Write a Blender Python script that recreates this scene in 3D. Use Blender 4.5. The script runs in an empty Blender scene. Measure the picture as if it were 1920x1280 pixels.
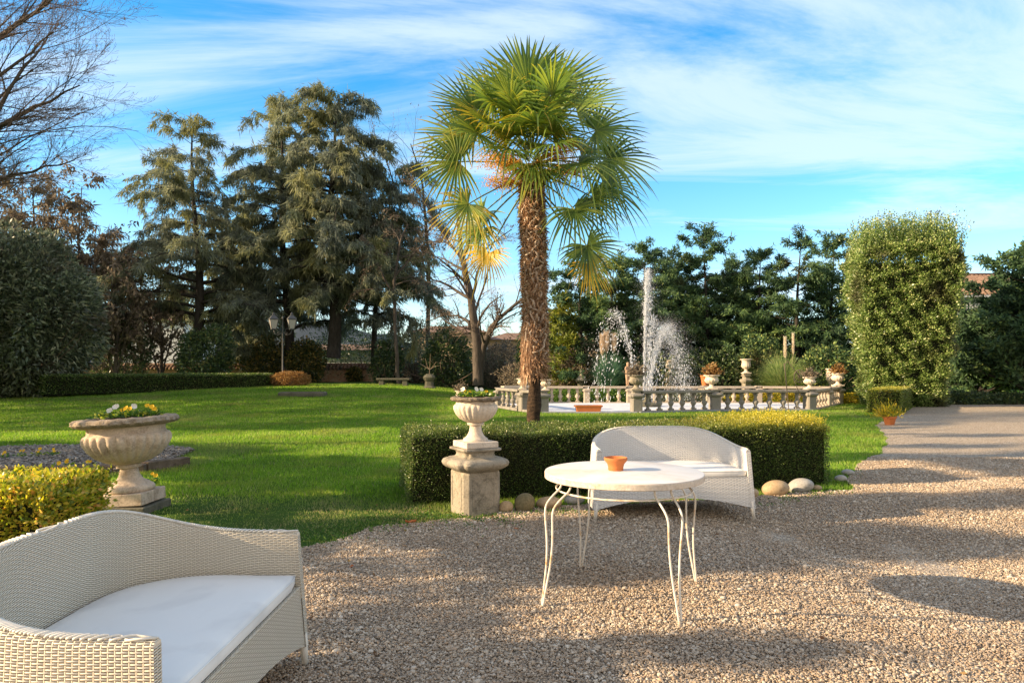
# a winter garden: wicker sofas, palm, pool balustrade
import bpy, bmesh, math, random
import numpy as np
from mathutils import Vector, Matrix
R = math.radians
PI = math.pi
rng = np.random.default_rng(7)
random.seed(7)
COL = bpy.context.scene.collection
F, H, YH, CX = 1280.0, 1.37, 692.0, 960.0        # focal length in photo pixels, eye height, horizon row
# quality knobs and light
PEB, GRS, FOL, FOLT = 1.0, 1.0, 1.0, 1.0
CLX, CLY, SKYV, CLOUDC = 5.2, 2.4, 1.7, (4.9, 5.7, 6.6)
SUNE, EXPO = 5.0, 1.10
BACKSKY = (5.7, 5.3, 4.8)  # warm fill light added in the unseen sky behind the camera
SHADES = [([(770, 1010), (700, 992), (1100, 978), (1700, 975), (1900, 985), (1900, 1005), (1500, 1012), (1420, 1060), (1120, 1098), (1000, 1080), (900, 1045)], 75),
          ([(330, 870), (800, 870), (800, 960), (640, 1000), (400, 1010)], 26), ([(0, 756), (840, 756), (800, 806), (0, 810)], 13), ([(0, 828), (360, 832), (740, 862), (760, 880), (330, 880), (0, 900)], 17),
          ([(1600, 850), (1920, 860), (1920, 950), (1560, 945)], 55), ([(850, 790), (1000, 782), (1540, 782), (1540, 800), (905, 805)], 10),
          ([(640, 1050), (700, 1052), (860, 1120), (960, 1160), (900, 1160), (740, 1105)], 40), ([(600, 1190), (680, 1150), (800, 1165), (960, 1210), (1000, 1270), (600, 1280)], 36),
          ([(1100, 1205), (1280, 1195), (1470, 1225), (1480, 1245), (1380, 1252), (1150, 1228)], 45), ([(1640, 778), (1780, 775), (1780, 796), (1640, 810)], 12),
          ([(1640, 835), (1920, 833), (1920, 839), (1700, 841)], 20), ([(1660, 813), (1920, 814), (1920, 819), (1660, 818)], 18), ([(1560, 1035), (1900, 1036), (1900, 1048), (1600, 1052)], 26)]  # ground areas the added off-frame leaves must shade, with leaf density

def gp(px, py, z=0.0):
    d = (H - z) * F / (py - YH)
    return ((px - CX) / F * d, d)
def xat(px, d): return (px - CX) / F * d
def zat(py, d): return H - (py - YH) / F * d

def sstep(a, b, v):
    t = np.clip((np.asarray(v, dtype=float) - a) / (b - a), 0, 1)
    return t * t * (3 - 2 * t)
def gz(x, y):
    x = np.asarray(x, dtype=float); y = np.asarray(y, dtype=float)
    rise = .55 * sstep(17, 36, y) * sstep(1.5, -7, x)
    dip = -.19 * sstep(1.2, 3.4, x) * (1 - sstep(5.2, 7.2, y))
    bump = .02 * np.sin(x * .9 + 1) * np.sin(y * .7) * sstep(7, 10, y) * sstep(2, -2, x)
    back = .30 * sstep(30, 40, y) * sstep(-3, 3, x)
    near = .5 * (1 - sstep(13, 20, y)) * (.010 * np.sin(3.1 * x + 1.7 * y + 1.3 * np.sin(1.1 * y)) + .008 * np.sin(-1.9 * x + 4.3 * y + 2 * np.sin(.8 * x)) + .006 * np.sin(7.3 * x + 2.2 * y))
    return rise + dip + bump + back + near
def g1(x, y): return float(gz(x, y))

def vnoise(P, s=1.0, seed=0):
    P = np.asarray(P) * s; r = np.random.default_rng(seed + 100)
    out = np.zeros(len(P))
    for k in range(6):
        w = r.normal(size=P.shape[1]) * (1 + .5 * k); out += np.sin(P @ w + r.uniform(0, 6.28)) / (1 + .3 * k)
    return out / 3.0

# ------------------------------------------------------------------ sun
SAZ, SEL = 11.0, 19.6
L = Vector((math.cos(R(SAZ)) * math.cos(R(SEL)), math.sin(R(SAZ)) * math.cos(R(SEL)), -math.sin(R(SEL)))).normalized()

# ------------------------------------------------------------------ tagging
def tag(o, label=None, cat=None, group=None, kind=None):
    if label: o['label'] = label
    if cat: o['category'] = cat
    if group: o['group'] = group
    if kind: o['kind'] = kind
    return o
def empty(name, loc, label=None, cat=None, group=None, rz=0.0, ry=0.0):
    o = bpy.data.objects.new(name, None); COL.objects.link(o)
    o.location = loc; o.rotation_euler = (0, ry, rz); o.empty_display_size = .1
    return tag(o, label, cat, group)
def copy_tree(o, parent=None):
    c = o.copy(); COL.objects.link(c); c.parent = parent
    for ch in o.children: copy_tree(ch, c)
    return c

# ------------------------------------------------------------------ meshes
def obj_np(name, V, Fc, mat, parent=None, rnd=None, tip=None, smooth=False, uv=None, loc=None):
    V = np.asarray(V, dtype=np.float32).reshape(-1, 3); Fc = np.asarray(Fc, dtype=np.int32)
    me = bpy.data.meshes.new(name); n, k = Fc.shape
    me.vertices.add(len(V)); me.vertices.foreach_set('co', V.ravel())
    me.loops.add(n * k); me.loops.foreach_set('vertex_index', Fc.ravel())
    me.polygons.add(n); me.polygons.foreach_set('loop_start', np.arange(0, n * k, k, dtype=np.int32))
    me.polygons.foreach_set('loop_total', np.full(n, k, dtype=np.int32))
    if smooth: me.polygons.foreach_set('use_smooth', np.ones(n, dtype=bool))
    me.update(calc_edges=True)
    for nm, a in (('rnd', rnd), ('tip', tip)):
        if a is not None:
            at = me.attributes.new(nm, 'FLOAT', 'FACE' if len(a) == n else 'POINT')
            at.data.foreach_set('value', np.asarray(a, dtype=np.float32))
    if mat: me.materials.append(mat)
    o = bpy.data.objects.new(name, me); COL.objects.link(o)
    if parent: o.parent = parent
    if loc is not None: o.location = loc
    return o

class MB:
    def __init__(s): s.v = []; s.f = []; s.uv = []; s.sm = []
    def add(s, V, Fs, uv=None, smooth=True):
        b = len(s.v); s.v.extend([tuple(p) for p in V])
        for i, f in enumerate(Fs):
            s.f.append(tuple(b + q for q in f)); s.sm.append(smooth)
            s.uv.append([uv[q] for q in f] if uv is not None else None)
        return s
    def box(s, x0, x1, y0, y1, z0, z1, M=None):
        V = [(x, y, z) for z in (z0, z1) for y in (y0, y1) for x in (x0, x1)]
        if M is not None: V = [M @ Vector(p) for p in V]
        return s.add(V, [(0, 2, 3, 1), (4, 5, 7, 6), (0, 1, 5, 4), (1, 3, 7, 5), (3, 2, 6, 7), (2, 0, 4, 6)], smooth=False)
    def tube(s, pts, rad, n=8, caps=True, closed=False):
        pts = [Vector(p) for p in pts]; m = len(pts)
        if not hasattr(rad, '__len__'): rad = [rad] * m
        V = []; ref = None
        for i in range(m):
            if closed: t = pts[(i + 1) % m] - pts[i - 1]
            else: t = pts[min(i + 1, m - 1)] - pts[max(i - 1, 0)]
            t.normalize()
            if ref is None: ref = Vector((0, 0, 1)) if abs(t.z) < .9 else Vector((1, 0, 0))
            a = (ref - t * ref.dot(t)).normalized(); b = t.cross(a); ref = a
            for k in range(n):
                an = 2 * PI * k / n; V.append(pts[i] + (a * math.cos(an) + b * math.sin(an)) * rad[i])
        Fs = []
        for i in range(m if closed else m - 1):
            j = (i + 1) % m
            for k in range(n):
                q = (k + 1) % n; Fs.append((i * n + k, i * n + q, j * n + q, j * n + k))
        if caps and not closed: Fs.append(tuple(range(n))[::-1]); Fs.append(tuple((m - 1) * n + k for k in range(n)))
        return s.add(V, Fs)
    def lathe(s, prof, n=32, c=(0, 0, 0), flutes=0, cap=True):
        # prof rows: r, z[, flute depth]
        V = []; Fs = []; m = len(prof)
        for row in prof:
            r, z = row[0], row[1]; fl = row[2] if len(row) > 2 else 0
            for k in range(n):
                an = 2 * PI * k / n
                rr = r * (1 - fl * (1 - abs(math.cos(an * flutes / 2)) ** .6)) if fl else r
                V.append((c[0] + rr * math.cos(an), c[1] + rr * math.sin(an), c[2] + z))
        for i in range(m - 1):
            for k in range(n):
                q = (k + 1) % n; Fs.append((i * n + k, i * n + q, (i + 1) * n + q, (i + 1) * n + k))
        if cap: Fs.append(tuple(range(n))[::-1]); Fs.append(tuple((m - 1) * n + k for k in range(n)))
        return s.add(V, Fs)
    def loft(s, plan, prof, c=(0, 0, 0), rot=0.0, smooth=False):
        # plan: unit outline, prof rows: scale, z
        n = len(plan); V = []; cr, sr = math.cos(rot), math.sin(rot)
        for sc, z in prof:
            for (x, y) in plan: V.append((c[0] + sc * (x * cr - y * sr), c[1] + sc * (x * sr + y * cr), c[2] + z))
        Fs = []
        for i in range(len(prof) - 1):
            for k in range(n):
                q = (k + 1) % n; Fs.append((i * n + k, i * n + q, (i + 1) * n + q, (i + 1) * n + k))
        Fs.append(tuple(range(n))[::-1]); Fs.append(tuple((len(prof) - 1) * n + k for k in range(n)))
        return s.add(V, Fs, smooth=smooth)
    def build(s, name, mat, parent=None, loc=None, bevel=0, sharp=None, rz=0):
        me = bpy.data.meshes.new(name); me.from_pydata(s.v, [], s.f)
        me.polygons.foreach_set('use_smooth', s.sm)
        if any(u is not None for u in s.uv):
            ul = me.uv_layers.new(name='UVMap'); i = 0
            for f, u in zip(s.f, s.uv):
                for k in range(len(f)):
                    ul.data[i].uv = u[k] if u is not None else (0, 0); i += 1
        me.update()
        if mat: me.materials.append(mat)
        o = bpy.data.objects.new(name, me); COL.objects.link(o)
        if parent: o.parent = parent
        if loc is not None: o.location = loc
        if rz: o.rotation_euler = (0, 0, rz)
        if sharp:
            try: me.set_sharp_from_angle(angle=R(sharp))
            except Exception: pass
        if bevel:
            b = o.modifiers.new('b', 'BEVEL'); b.width = bevel; b.segments = 2; b.limit_method = 'ANGLE'; b.angle_limit = R(40)
        return o

def nrm(a): return a / np.maximum(np.linalg.norm(a, axis=-1, keepdims=True), 1e-9)
def leaf_quads(P, D, Ln, W, up=None, droop=0.0, r=rng):
    """diamond leaves: base P, direction D"""
    n = len(P); D = nrm(D)
    ref = r.normal(size=(n, 3)) if up is None else up + r.normal(size=(n, 3)) * .35
    S = nrm(np.cross(D, ref)); Ln = np.broadcast_to(np.asarray(Ln, float), (n,))[:, None]; W = np.broadcast_to(np.asarray(W, float), (n,))[:, None]
    V = np.empty((n, 4, 3)); V[:, 0] = P; m = P + D * Ln * .45
    V[:, 1] = m + S * W * .5; V[:, 2] = P + D * Ln; V[:, 2, 2] -= droop * Ln[:, 0]; V[:, 3] = m - S * W * .5
    return V
def leaves_obj(name, V, mat, parent=None, rnd=None, tip=None, r=rng):
    n = len(V); 
    if rnd is None: rnd = r.random(n)
    return obj_np(name, V.reshape(-1, 3), np.arange(n * 4).reshape(n, 4), mat, parent, rnd=rnd, tip=tip)
def unit_dirs(n, r=rng): return nrm(r.normal(size=(n, 3)))

# ------------------------------------------------------------------ materials
def mat(name):
    m = bpy.data.materials.new(name); m.use_nodes = True; nt = m.node_tree; nt.nodes.clear()
    return m, nt
def N(nt, t, **kw):
    n = nt.nodes.new(t)
    for k, v in kw.items():
        if k.startswith('i_'): n.inputs[k[2:].replace('_', ' ')].default_value = v
        else: setattr(n, k, v)
    return n
def LK(nt, a, b): nt.links.new(a, b)
def ramp(nt, fac, stops):
    n = N(nt, 'ShaderNodeValToRGB'); cr = n.color_ramp
    while len(cr.elements) > 1: cr.elements.remove(cr.elements[0])
    cr.elements[0].position = stops[0][0]; cr.elements[0].color = (*stops[0][1], 1)
    for p, c in stops[1:]:
        e = cr.elements.new(p); e.color = (*c, 1)
    if fac is not None: LK(nt, fac, n.inputs[0])
    return n.outputs[0]
def noise(nt, scale, detail=4, rough=.6, vec=None, dist=0.0):
    n = N(nt, 'ShaderNodeTexNoise'); n.inputs['Scale'].default_value = scale; n.inputs['Detail'].default_value = detail
    n.inputs['Roughness'].default_value = rough; n.inputs['Distortion'].default_value = dist
    if vec is not None: LK(nt, vec, n.inputs['Vector'])
    return n.outputs['Fac']
def objco(nt): return N(nt, 'ShaderNodeTexCoord').outputs['Object']
def geopos(nt): return N(nt, 'ShaderNodeNewGeometry').outputs['Position']
def math_(nt, op, a, b=None, c=None):
    n = N(nt, 'ShaderNodeMath', operation=op)
    for i, q in enumerate((a, b, c)):
        if q is None: continue
        if isinstance(q, (int, float)): n.inputs[i].default_value = q
        else: LK(nt, q, n.inputs[i])
    return n.outputs[0]
def mixc(nt, f, a, b, blend='MIX'):
    n = N(nt, 'ShaderNodeMix', data_type='RGBA', blend_type=blend)
    for i, q in ((0, f), (6, a), (7, b)):
        if isinstance(q, (int, float)): n.inputs[i].default_value = q
        elif isinstance(q, tuple): n.inputs[i].default_value = (*q, 1)
        else: LK(nt, q, n.inputs[i])
    return n.outputs[2]
def bump(nt, h, strength=.5, dist=.01):
    n = N(nt, 'ShaderNodeBump'); n.inputs['Strength'].default_value = strength; n.inputs['Distance'].default_value = dist
    LK(nt, h, n.inputs['Height']); return n.outputs['Normal']
def finish(nt, col, rough=.7, nor=None, spec=.5, metal=0.0):
    p = N(nt, 'ShaderNodeBsdfPrincipled'); p.inputs['Roughness'].default_value = rough if isinstance(rough, (int, float)) else .5
    if not isinstance(rough, (int, float)): LK(nt, rough, p.inputs['Roughness'])
    p.inputs['Specular IOR Level'].default_value = spec; p.inputs['Metallic'].default_value = metal
    if isinstance(col, tuple): p.inputs['Base Color'].default_value = (*col, 1)
    else: LK(nt, col, p.inputs['Base Color'])
    if nor is not None: LK(nt, nor, p.inputs['Normal'])
    o = N(nt, 'ShaderNodeOutputMaterial'); LK(nt, p.outputs[0], o.inputs[0]); return p
def m_foliage(name, stops, rough=.55, transl=.35, spec=.35, tipcol=None, patch=None):
    m, nt = mat(name); a = N(nt, 'ShaderNodeAttribute', attribute_name='rnd').outputs['Fac']
    col = ramp(nt, a, stops)
    if patch:
        sc, pc, lo, hi = patch; nz = noise(nt, sc, 3, .6, geopos(nt))
        mr = N(nt, 'ShaderNodeMapRange'); mr.inputs[1].default_value = lo; mr.inputs[2].default_value = hi; LK(nt, nz, mr.inputs[0])
        col = mixc(nt, mr.outputs[0], col, pc)
    if tipcol:
        t = N(nt, 'ShaderNodeAttribute', attribute_name='tip').outputs['Fac']; col = mixc(nt, t, col, tipcol)
    p = N(nt, 'ShaderNodeBsdfPrincipled'); LK(nt, col, p.inputs['Base Color']); p.inputs['Roughness'].default_value = rough
    p.inputs['Specular IOR Level'].default_value = spec
    tr = N(nt, 'ShaderNodeBsdfTranslucent'); hs = N(nt, 'ShaderNodeHueSaturation'); hs.inputs['Value'].default_value = 1.6; hs.inputs['Saturation'].default_value = 1.1
    LK(nt, col, hs.inputs['Color']); LK(nt, hs.outputs[0], tr.inputs[0])
    mx = N(nt, 'ShaderNodeMixShader'); mx.inputs[0].default_value = transl
    LK(nt, p.outputs[0], mx.inputs[1]); LK(nt, tr.outputs[0], mx.inputs[2])
    o = N(nt, 'ShaderNodeOutputMaterial'); LK(nt, mx.outputs[0], o.inputs[0]); return m
def m_stone(name, c1, c2, dirt, scale=4, rough=.8, bs=.4, dlo=.5, dhi=.7, fine=60):
    m, nt = mat(name); v = objco(nt)
    a = ramp(nt, noise(nt, scale, 6, .65, v), [(.3, c1), (.7, c2)])
    dn = noise(nt, scale * 1.7, 8, .75, v, .6)
    mr = N(nt, 'ShaderNodeMapRange'); mr.inputs[1].default_value = dlo; mr.inputs[2].default_value = dhi; LK(nt, dn, mr.inputs[0])
    col = mixc(nt, mr.outputs[0], a, dirt)
    fn = noise(nt, fine, 6, .7, v); col = mixc(nt, .35, col, ramp(nt, fn, [(.35, tuple(.45 * q for q in c1)), (.65, c2)]))
    h = math_(nt, 'ADD', math_(nt, 'MULTIPLY', fn, .5), noise(nt, scale * 5, 5, .7, v))
    finish(nt, col, rough, bump(nt, h, bs, .012), .25); return m
def m_plain(name, c, rough=.6, spec=.4, var=.25, scale=12, metal=0.0, bs=.15):
    m, nt = mat(name); v = objco(nt); n = noise(nt, scale, 5, .65, v)
    col = mixc(nt, n, tuple(q * (1 - var) for q in c), tuple(min(1, q * (1 + var)) for q in c))
    finish(nt, col, rough, bump(nt, noise(nt, scale * 6, 4, .6, v), bs, .004), spec, metal); return m
# ================================================================== material library
M = {}
M['grass'] = m_foliage('grass_blades', [(0, (.075, .15, .022)), (.5, (.185, .335, .04)), (.85, (.33, .46, .065)), (1, (.48, .48, .18))], .55, .45, .3,
                       patch=(.9, (.24, .27, .06), .48, .75), tipcol=(.33, .28, .15))
M['box'] = m_foliage('box_leaves', [(0, (.03, .058, .014)), (.5, (.08, .14, .03)), (.85, (.17, .24, .055)), (1, (.36, .36, .16))], .4, .3, .5,
                     tipcol=(.54, .46, .05), patch=(1.6, (.12, .10, .04), .56, .74))
M['yellow_leaf'] = m_foliage('euonymus_leaves', [(0, (.08, .14, .02)), (.3, (.27, .31, .035)), (.65, (.52, .47, .06)), (.9, (.66, .53, .10)), (1, (.58, .28, .09))], .35, .4, .5)
M['laurel'] = m_foliage('laurel_leaves', [(0, (.05, .095, .025)), (.4, (.15, .235, .05)), (.8, (.34, .43, .14)), (1, (.54, .54, .25))], .38, .25, .6, patch=(.7, (.07, .06, .03), .52, .72))
M['brown_cedar'] = m_foliage('browned_sprays', [(0, (.07, .055, .04)), (.5, (.17, .135, .095)), (.85, (.28, .23, .14)), (1, (.40, .33, .2))], .65, .3, .15)
M['cedar'] = m_foliage('cedar_needles', [(0, (.07, .085, .072)), (.45, (.17, .195, .15)), (.8, (.32, .34, .2)), (1, (.48, .46, .25))], .6, .3, .2,
                       patch=(.3, (.25, .25, .10), .48, .66))  # yellow-green patches put sunlit foliage into the colour
M['conifer'] = m_foliage('cypress_sprays', [(0, (.02, .04, .026)), (.5, (.085, .155, .07)), (.82, (.2, .29, .085)), (1, (.38, .40, .13))], .55, .25, .25,
                         patch=(.5, (.07, .05, .025), .6, .75))
M['gold_conifer'] = m_foliage('golden_sprays', [(0, (.05, .08, .015)), (.5, (.16, .19, .03)), (1, (.34, .3, .06))], .55, .3, .25)
M['dark_shrub'] = m_foliage('dark_shrub_leaves', [(0, (.024, .045, .02)), (.6, (.065, .11, .045)), (.92, (.14, .19, .06)), (1, (.32, .3, .1))], .45, .25, .5)
M['olive'] = m_foliage('olive_leaves', [(0, (.05, .066, .04)), (.5, (.13, .16, .095)), (.85, (.26, .29, .17)), (1, (.38, .37, .21))], .45, .25, .5,
                       patch=(.5, (.08, .06, .035), .5, .68))
M['russet'] = m_foliage('russet_leaves', [(0, (.12, .055, .02)), (.5, (.26, .14, .05)), (1, (.42, .28, .12))], .6, .35, .2)
M['brown_leaf'] = m_foliage('withered_leaves', [(0, (.08, .065, .05)), (.5, (.19, .155, .115)), (1, (.33, .26, .18))], .7, .3, .2)
M['ivy'] = m_foliage('ivy_leaves', [(0, (.02, .035, .012)), (.45, (.06, .08, .02)), (.8, (.2, .17, .05)), (1, (.4, .26, .08))], .45, .3, .4)
M['weed'] = m_foliage('weed_leaves', [(0, (.04, .1, .02)), (.6, (.1, .2, .03)), (1, (.2, .26, .06))], .5, .35, .4)
M['yellow_cover'] = m_foliage('yellow_ground_cover', [(0, (.12, .16, .02)), (.5, (.4, .34, .03)), (1, (.62, .42, .06))], .5, .35, .3)
M['palm'] = m_foliage('palm_blades', [(0, (.045, .095, .025)), (.45, (.16, .24, .045)), (.75, (.33, .38, .06)), (1, (.6, .54, .12))], .38, .35, .5, tipcol=(.85, .5, .05))
M['pampas'] = m_foliage('pampas_blades', [(0, (.12, .19, .06)), (.6, (.27, .36, .13)), (1, (.5, .5, .22))], .5, .35, .3)
M['pampas_dark'] = m_foliage('pampas_blades_bluish', [(0, (.045, .11, .075)), (.6, (.10, .2, .13)), (1, (.2, .3, .18))], .5, .35, .3)
M['plume'] = m_foliage('pampas_plumes', [(0, (.42, .33, .24)), (1, (.7, .6, .48))], .8, .4, .1)
M['plume_tan'] = m_foliage('pampas_plumes_tan', [(0, (.62, .54, .43)), (1, (.8, .74, .63))], .8, .4, .1)
M['fruit'] = m_plain('palm_fruit', (.72, .38, .05), .5, .4)
M['fibre'] = m_foliage('palm_fibre', [(0, (.18, .11, .07)), (.5, (.42, .26, .155)), (.85, (.58, .4, .26)), (1, (.7, .58, .44))], .85, .15, .1)
M['leaf_base'] = m_plain('palm_leaf_base', (.5, .4, .31), .8, .2, .4, 20)
M['soil'] = m_plain('dark_soil', (.045, .028, .018), .95, .1, .5, 40, bs=.8)
M['terracotta'] = m_plain('terracotta', (.52, .17, .055), .75, .25, .18, 14)
M['white_petal'] = m_plain('white_petals', (.8, .76, .66), .6, .3, .1)
M['yellow_petal'] = m_plain('yellow_petals', (.85, .52, .02), .6, .3, .15)
M['black_metal'] = m_plain('dark_painted_metal', (.09, .09, .09), .5, .4, .3)
M['rust_metal'] = m_plain('rusty_metal', (.16, .12, .09), .75, .3, .4)
M['white_paint_wall'] = m_plain('whitewashed_wall', (.55, .56, .58), .9, .1, .12, .6)
M['tan_wall'] = m_plain('tan_render', (.5, .36, .24), .9, .1, .15, .8)
M['window_glass'] = m_plain('dark_window_glass', (.03, .035, .04), .15, .6, .1)
M['hill'] = m_plain('wooded_hill', (.07, .085, .10), 1, 0, .25, .02)
M['bronze'] = m_plain('statue_stone', (.42, .27, .17), .75, .3, .3, 12)

def bark(name, c1, c2, sc=8, stretch=.25, bs=.8, dist=.03):
    m, nt = mat(name); v = objco(nt); mp = N(nt, 'ShaderNodeMapping'); mp.inputs['Scale'].default_value = (1, 1, stretch); LK(nt, v, mp.inputs[0])
    n = noise(nt, sc, 7, .7, mp.outputs[0], .5); col = ramp(nt, n, [(.3, c1), (.7, c2)])
    finish(nt, col, .9, bump(nt, n, bs, dist), .15); return m
M['bark_dark'] = bark('dark_cedar_bark', (.02, .018, .016), (.07, .06, .05))
M['bark_grey'] = bark('grey_bark', (.05, .042, .036), (.14, .115, .095))
M['twig'] = bark('twig_bark', (.09, .065, .052), (.26, .19, .15), 3)
M['palm_trunk'] = bark('palm_trunk_bark', (.11, .065, .04), (.46, .28, .16), 14, 1.6, 1, .03)
m, nt = mat('palm_trunk_two_tone'); v = objco(nt); sp = N(nt, 'ShaderNodeSeparateXYZ'); LK(nt, v, sp.inputs[0]); mp = N(nt, 'ShaderNodeMapping'); mp.inputs['Scale'].default_value = (1, 1, 2.2); LK(nt, v, mp.inputs[0])
n = noise(nt, 14, 7, .7, mp.outputs[0], .5); hi = ramp(nt, n, [(.3, (.11, .065, .04)), (.7, (.46, .28, .16))]); lo = ramp(nt, n, [(.35, (.02, .015, .012)), (.7, (.12, .075, .045))])
mr = N(nt, 'ShaderNodeMapRange'); mr.inputs[1].default_value = 1.35; mr.inputs[2].default_value = 1.75; LK(nt, math_(nt, 'ADD', sp.outputs[2], math_(nt, 'MULTIPLY', n, .3)), mr.inputs[0])
finish(nt, mixc(nt, mr.outputs[0], lo, hi), .9, bump(nt, n, 1, .03), .15); M['palm_trunk'] = m      # bare dark foot below the shaggy part
M['timber'] = bark('weathered_timber', (.07, .05, .035), (.24, .18, .13), 10, 1.0)

M['marble'] = m_stone('carved_pale_stone', (.66, .54, .42), (.8, .7, .58), (.32, .25, .18), 6, .75, .4, .5, .72)
M['urn_tan'] = m_stone('tan_urn_stone', (.6, .46, .33), (.76, .62, .48), (.27, .18, .12), 4.5, .8, .5, .47, .66)
M['rim_stone'] = m_stone('lichened_rim_stone', (.22, .17, .12), (.42, .34, .25), (.09, .075, .05), 12, .95, 1.0, .45, .6)
M['rim_light'] = m_stone('lichened_light_rim', (.34, .26, .18), (.56, .45, .33), (.14, .11, .075), 12, .95, 1.0, .5, .66)
M['pedestal'] = m_stone('weathered_pedestal_stone', (.30, .26, .20), (.44, .385, .3), (.10, .09, .065), 4, .9, .6, .47, .64)
M['balustrade'] = m_stone('shaded_balustrade_stone', (.24, .22, .19), (.36, .33, .285), (.10, .095, .085), 2.5, .9, .5, .5, .68)  # near sections: shade put into the stone colour
M['balustrade_sunlit'] = m_stone('sunlit_balustrade_stone', (.42, .35, .27), (.56, .48, .38), (.25, .18, .12), 2.5, .9, .5, .52, .72)  # far sections: same stone with warm sunlight put into the colour
M['boulder_tan'] = m_stone('tan_boulder', (.42, .27, .13), (.56, .42, .26), (.22, .13, .07), 4, .6, .25)
M['boulder_grey'] = m_stone('grey_boulder', (.36, .34, .30), (.5, .47, .42), (.2, .17, .13), 4, .6, .25)
M['boulder_moss'] = m_stone('mossy_boulder', (.14, .13, .06), (.3, .24, .14), (.05, .06, .02), 8, .9, .6)
M['slab'] = m_stone('mossy_slab_stone', (.10, .10, .07), (.2, .18, .13), (.04, .045, .03), 4, .9, .6)
M['deck'] = m_stone('white_pool_deck', (.66, .69, .76), (.76, .78, .82), (.6, .63, .7), .6, .8, .05, .6, .9, 8)
M['deck_edge'] = m_stone('grey_kerb_stone', (.3, .32, .36), (.4, .42, .46), (.2, .2, .2), 2, .9, .3)

# table top: painted stone disc with faint stains
m, nt = mat('table_top_stone'); v = objco(nt)
c = mixc(nt, ramp(nt, noise(nt, 2.2, 4, .6, v, .4), [(.44, (0, 0, 0)), (.70, (1, 1, 1))]), (.80, .76, .71), (.60, .49, .38))
c = mixc(nt, ramp(nt, noise(nt, 70, 3, .5, v), [(.70, (0, 0, 0)), (.78, (1, 1, 1))]), c, (.45, .33, .22))
finish(nt, c, .55, bump(nt, noise(nt, 30, 5, .6, v), .12, .004), .35); M['table_top'] = m
m, nt = mat('cream_paint_rusting'); v = objco(nt)
c = mixc(nt, ramp(nt, noise(nt, 9, 6, .7, v), [(.52, (0, 0, 0)), (.66, (1, 1, 1))]), (.76, .70, .60), (.55, .33, .14))
finish(nt, c, .5, bump(nt, noise(nt, 60, 4, .6, v), .4, .003), .4); M['cream_paint'] = m
m, nt = mat('cushion_canvas'); v = objco(nt)
n2 = noise(nt, 3.2, 4, .5, v, .3)
c = mixc(nt, ramp(nt, n2, [(.45, (0, 0, 0)), (.62, (1, 1, 1))]), (.86, .84, .80), (.74, .72, .69))
wv = noise(nt, 500, 2, .5, v)
hh = math_(nt, 'ADD', math_(nt, 'MULTIPLY', noise(nt, 4, 2, .45, v, .4), 3), math_(nt, 'MULTIPLY', wv, .12))
finish(nt, c, .85, bump(nt, hh, .35, .012), .2); M['cushion'] = m

# woven wicker: needs a UV map in metres
def wicker(name, c_hi, c_mid, c_gap, pu=.0195, pv=.0078):
    m, nt = mat(name); uv = N(nt, 'ShaderNodeUVMap').outputs[0]; sp = N(nt, 'ShaderNodeSeparateXYZ'); LK(nt, uv, sp.inputs[0])
    wob = noise(nt, 30, 2, .5, uv)
    u = math_(nt, 'DIVIDE', sp.outputs[0], pu); vv = math_(nt, 'ADD', math_(nt, 'DIVIDE', sp.outputs[1], pv), math_(nt, 'MULTIPLY', wob, .5))
    row = math_(nt, 'FLOOR', vv); fv = math_(nt, 'FRACT', vv)
    par = math_(nt, 'MULTIPLY', math_(nt, 'MODULO', row, 2.0), .5)
    fu = math_(nt, 'FRACT', math_(nt, 'ADD', math_(nt, 'ADD', math_(nt, 'MULTIPLY', u, .5), par), 100))
    over = math_(nt, 'SINE', math_(nt, 'MULTIPLY', fu, PI))
    t = math_(nt, 'SUBTRACT', math_(nt, 'MULTIPLY', fv, 2), 1); hv = math_(nt, 'SUBTRACT', 1, math_(nt, 'POWER', math_(nt, 'ABSOLUTE', t), 2.5))
    hs = math_(nt, 'MULTIPLY', hv, math_(nt, 'ADD', .25, math_(nt, 'MULTIPLY', over, .75)))
    # upright stakes
    us = math_(nt, 'ABSOLUTE', math_(nt, 'SUBTRACT', math_(nt, 'FRACT', math_(nt, 'ADD', u, 100.5)), .5))
    st = math_(nt, 'MAXIMUM', math_(nt, 'SUBTRACT', .62, math_(nt, 'MULTIPLY', math_(nt, 'MULTIPLY', us, us), 22)), 0)
    hgt = math_(nt, 'MAXIMUM', hs, st)
    tone = noise(nt, 60, 2, .5, uv)
    c = ramp(nt, hgt, [(.0, tuple(q * .5 for q in c_gap)), (.3, c_gap), (.5, c_mid), (.85, c_hi)])
    c = mixc(nt, math_(nt, 'MULTIPLY', tone, .35), c, tuple(q * .86 for q in c_mid))
    finish(nt, c, .5, bump(nt, hgt, 1, .007), .4); return m
M['wicker'] = wicker('cream_wicker', (.90, .82, .68), (.78, .69, .54), (.40, .32, .22))
M['wicker_white'] = wicker('white_wicker', (.90, .88, .85), (.82, .79, .75), (.58, .55, .51), pu=.026, pv=.0115)

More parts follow.
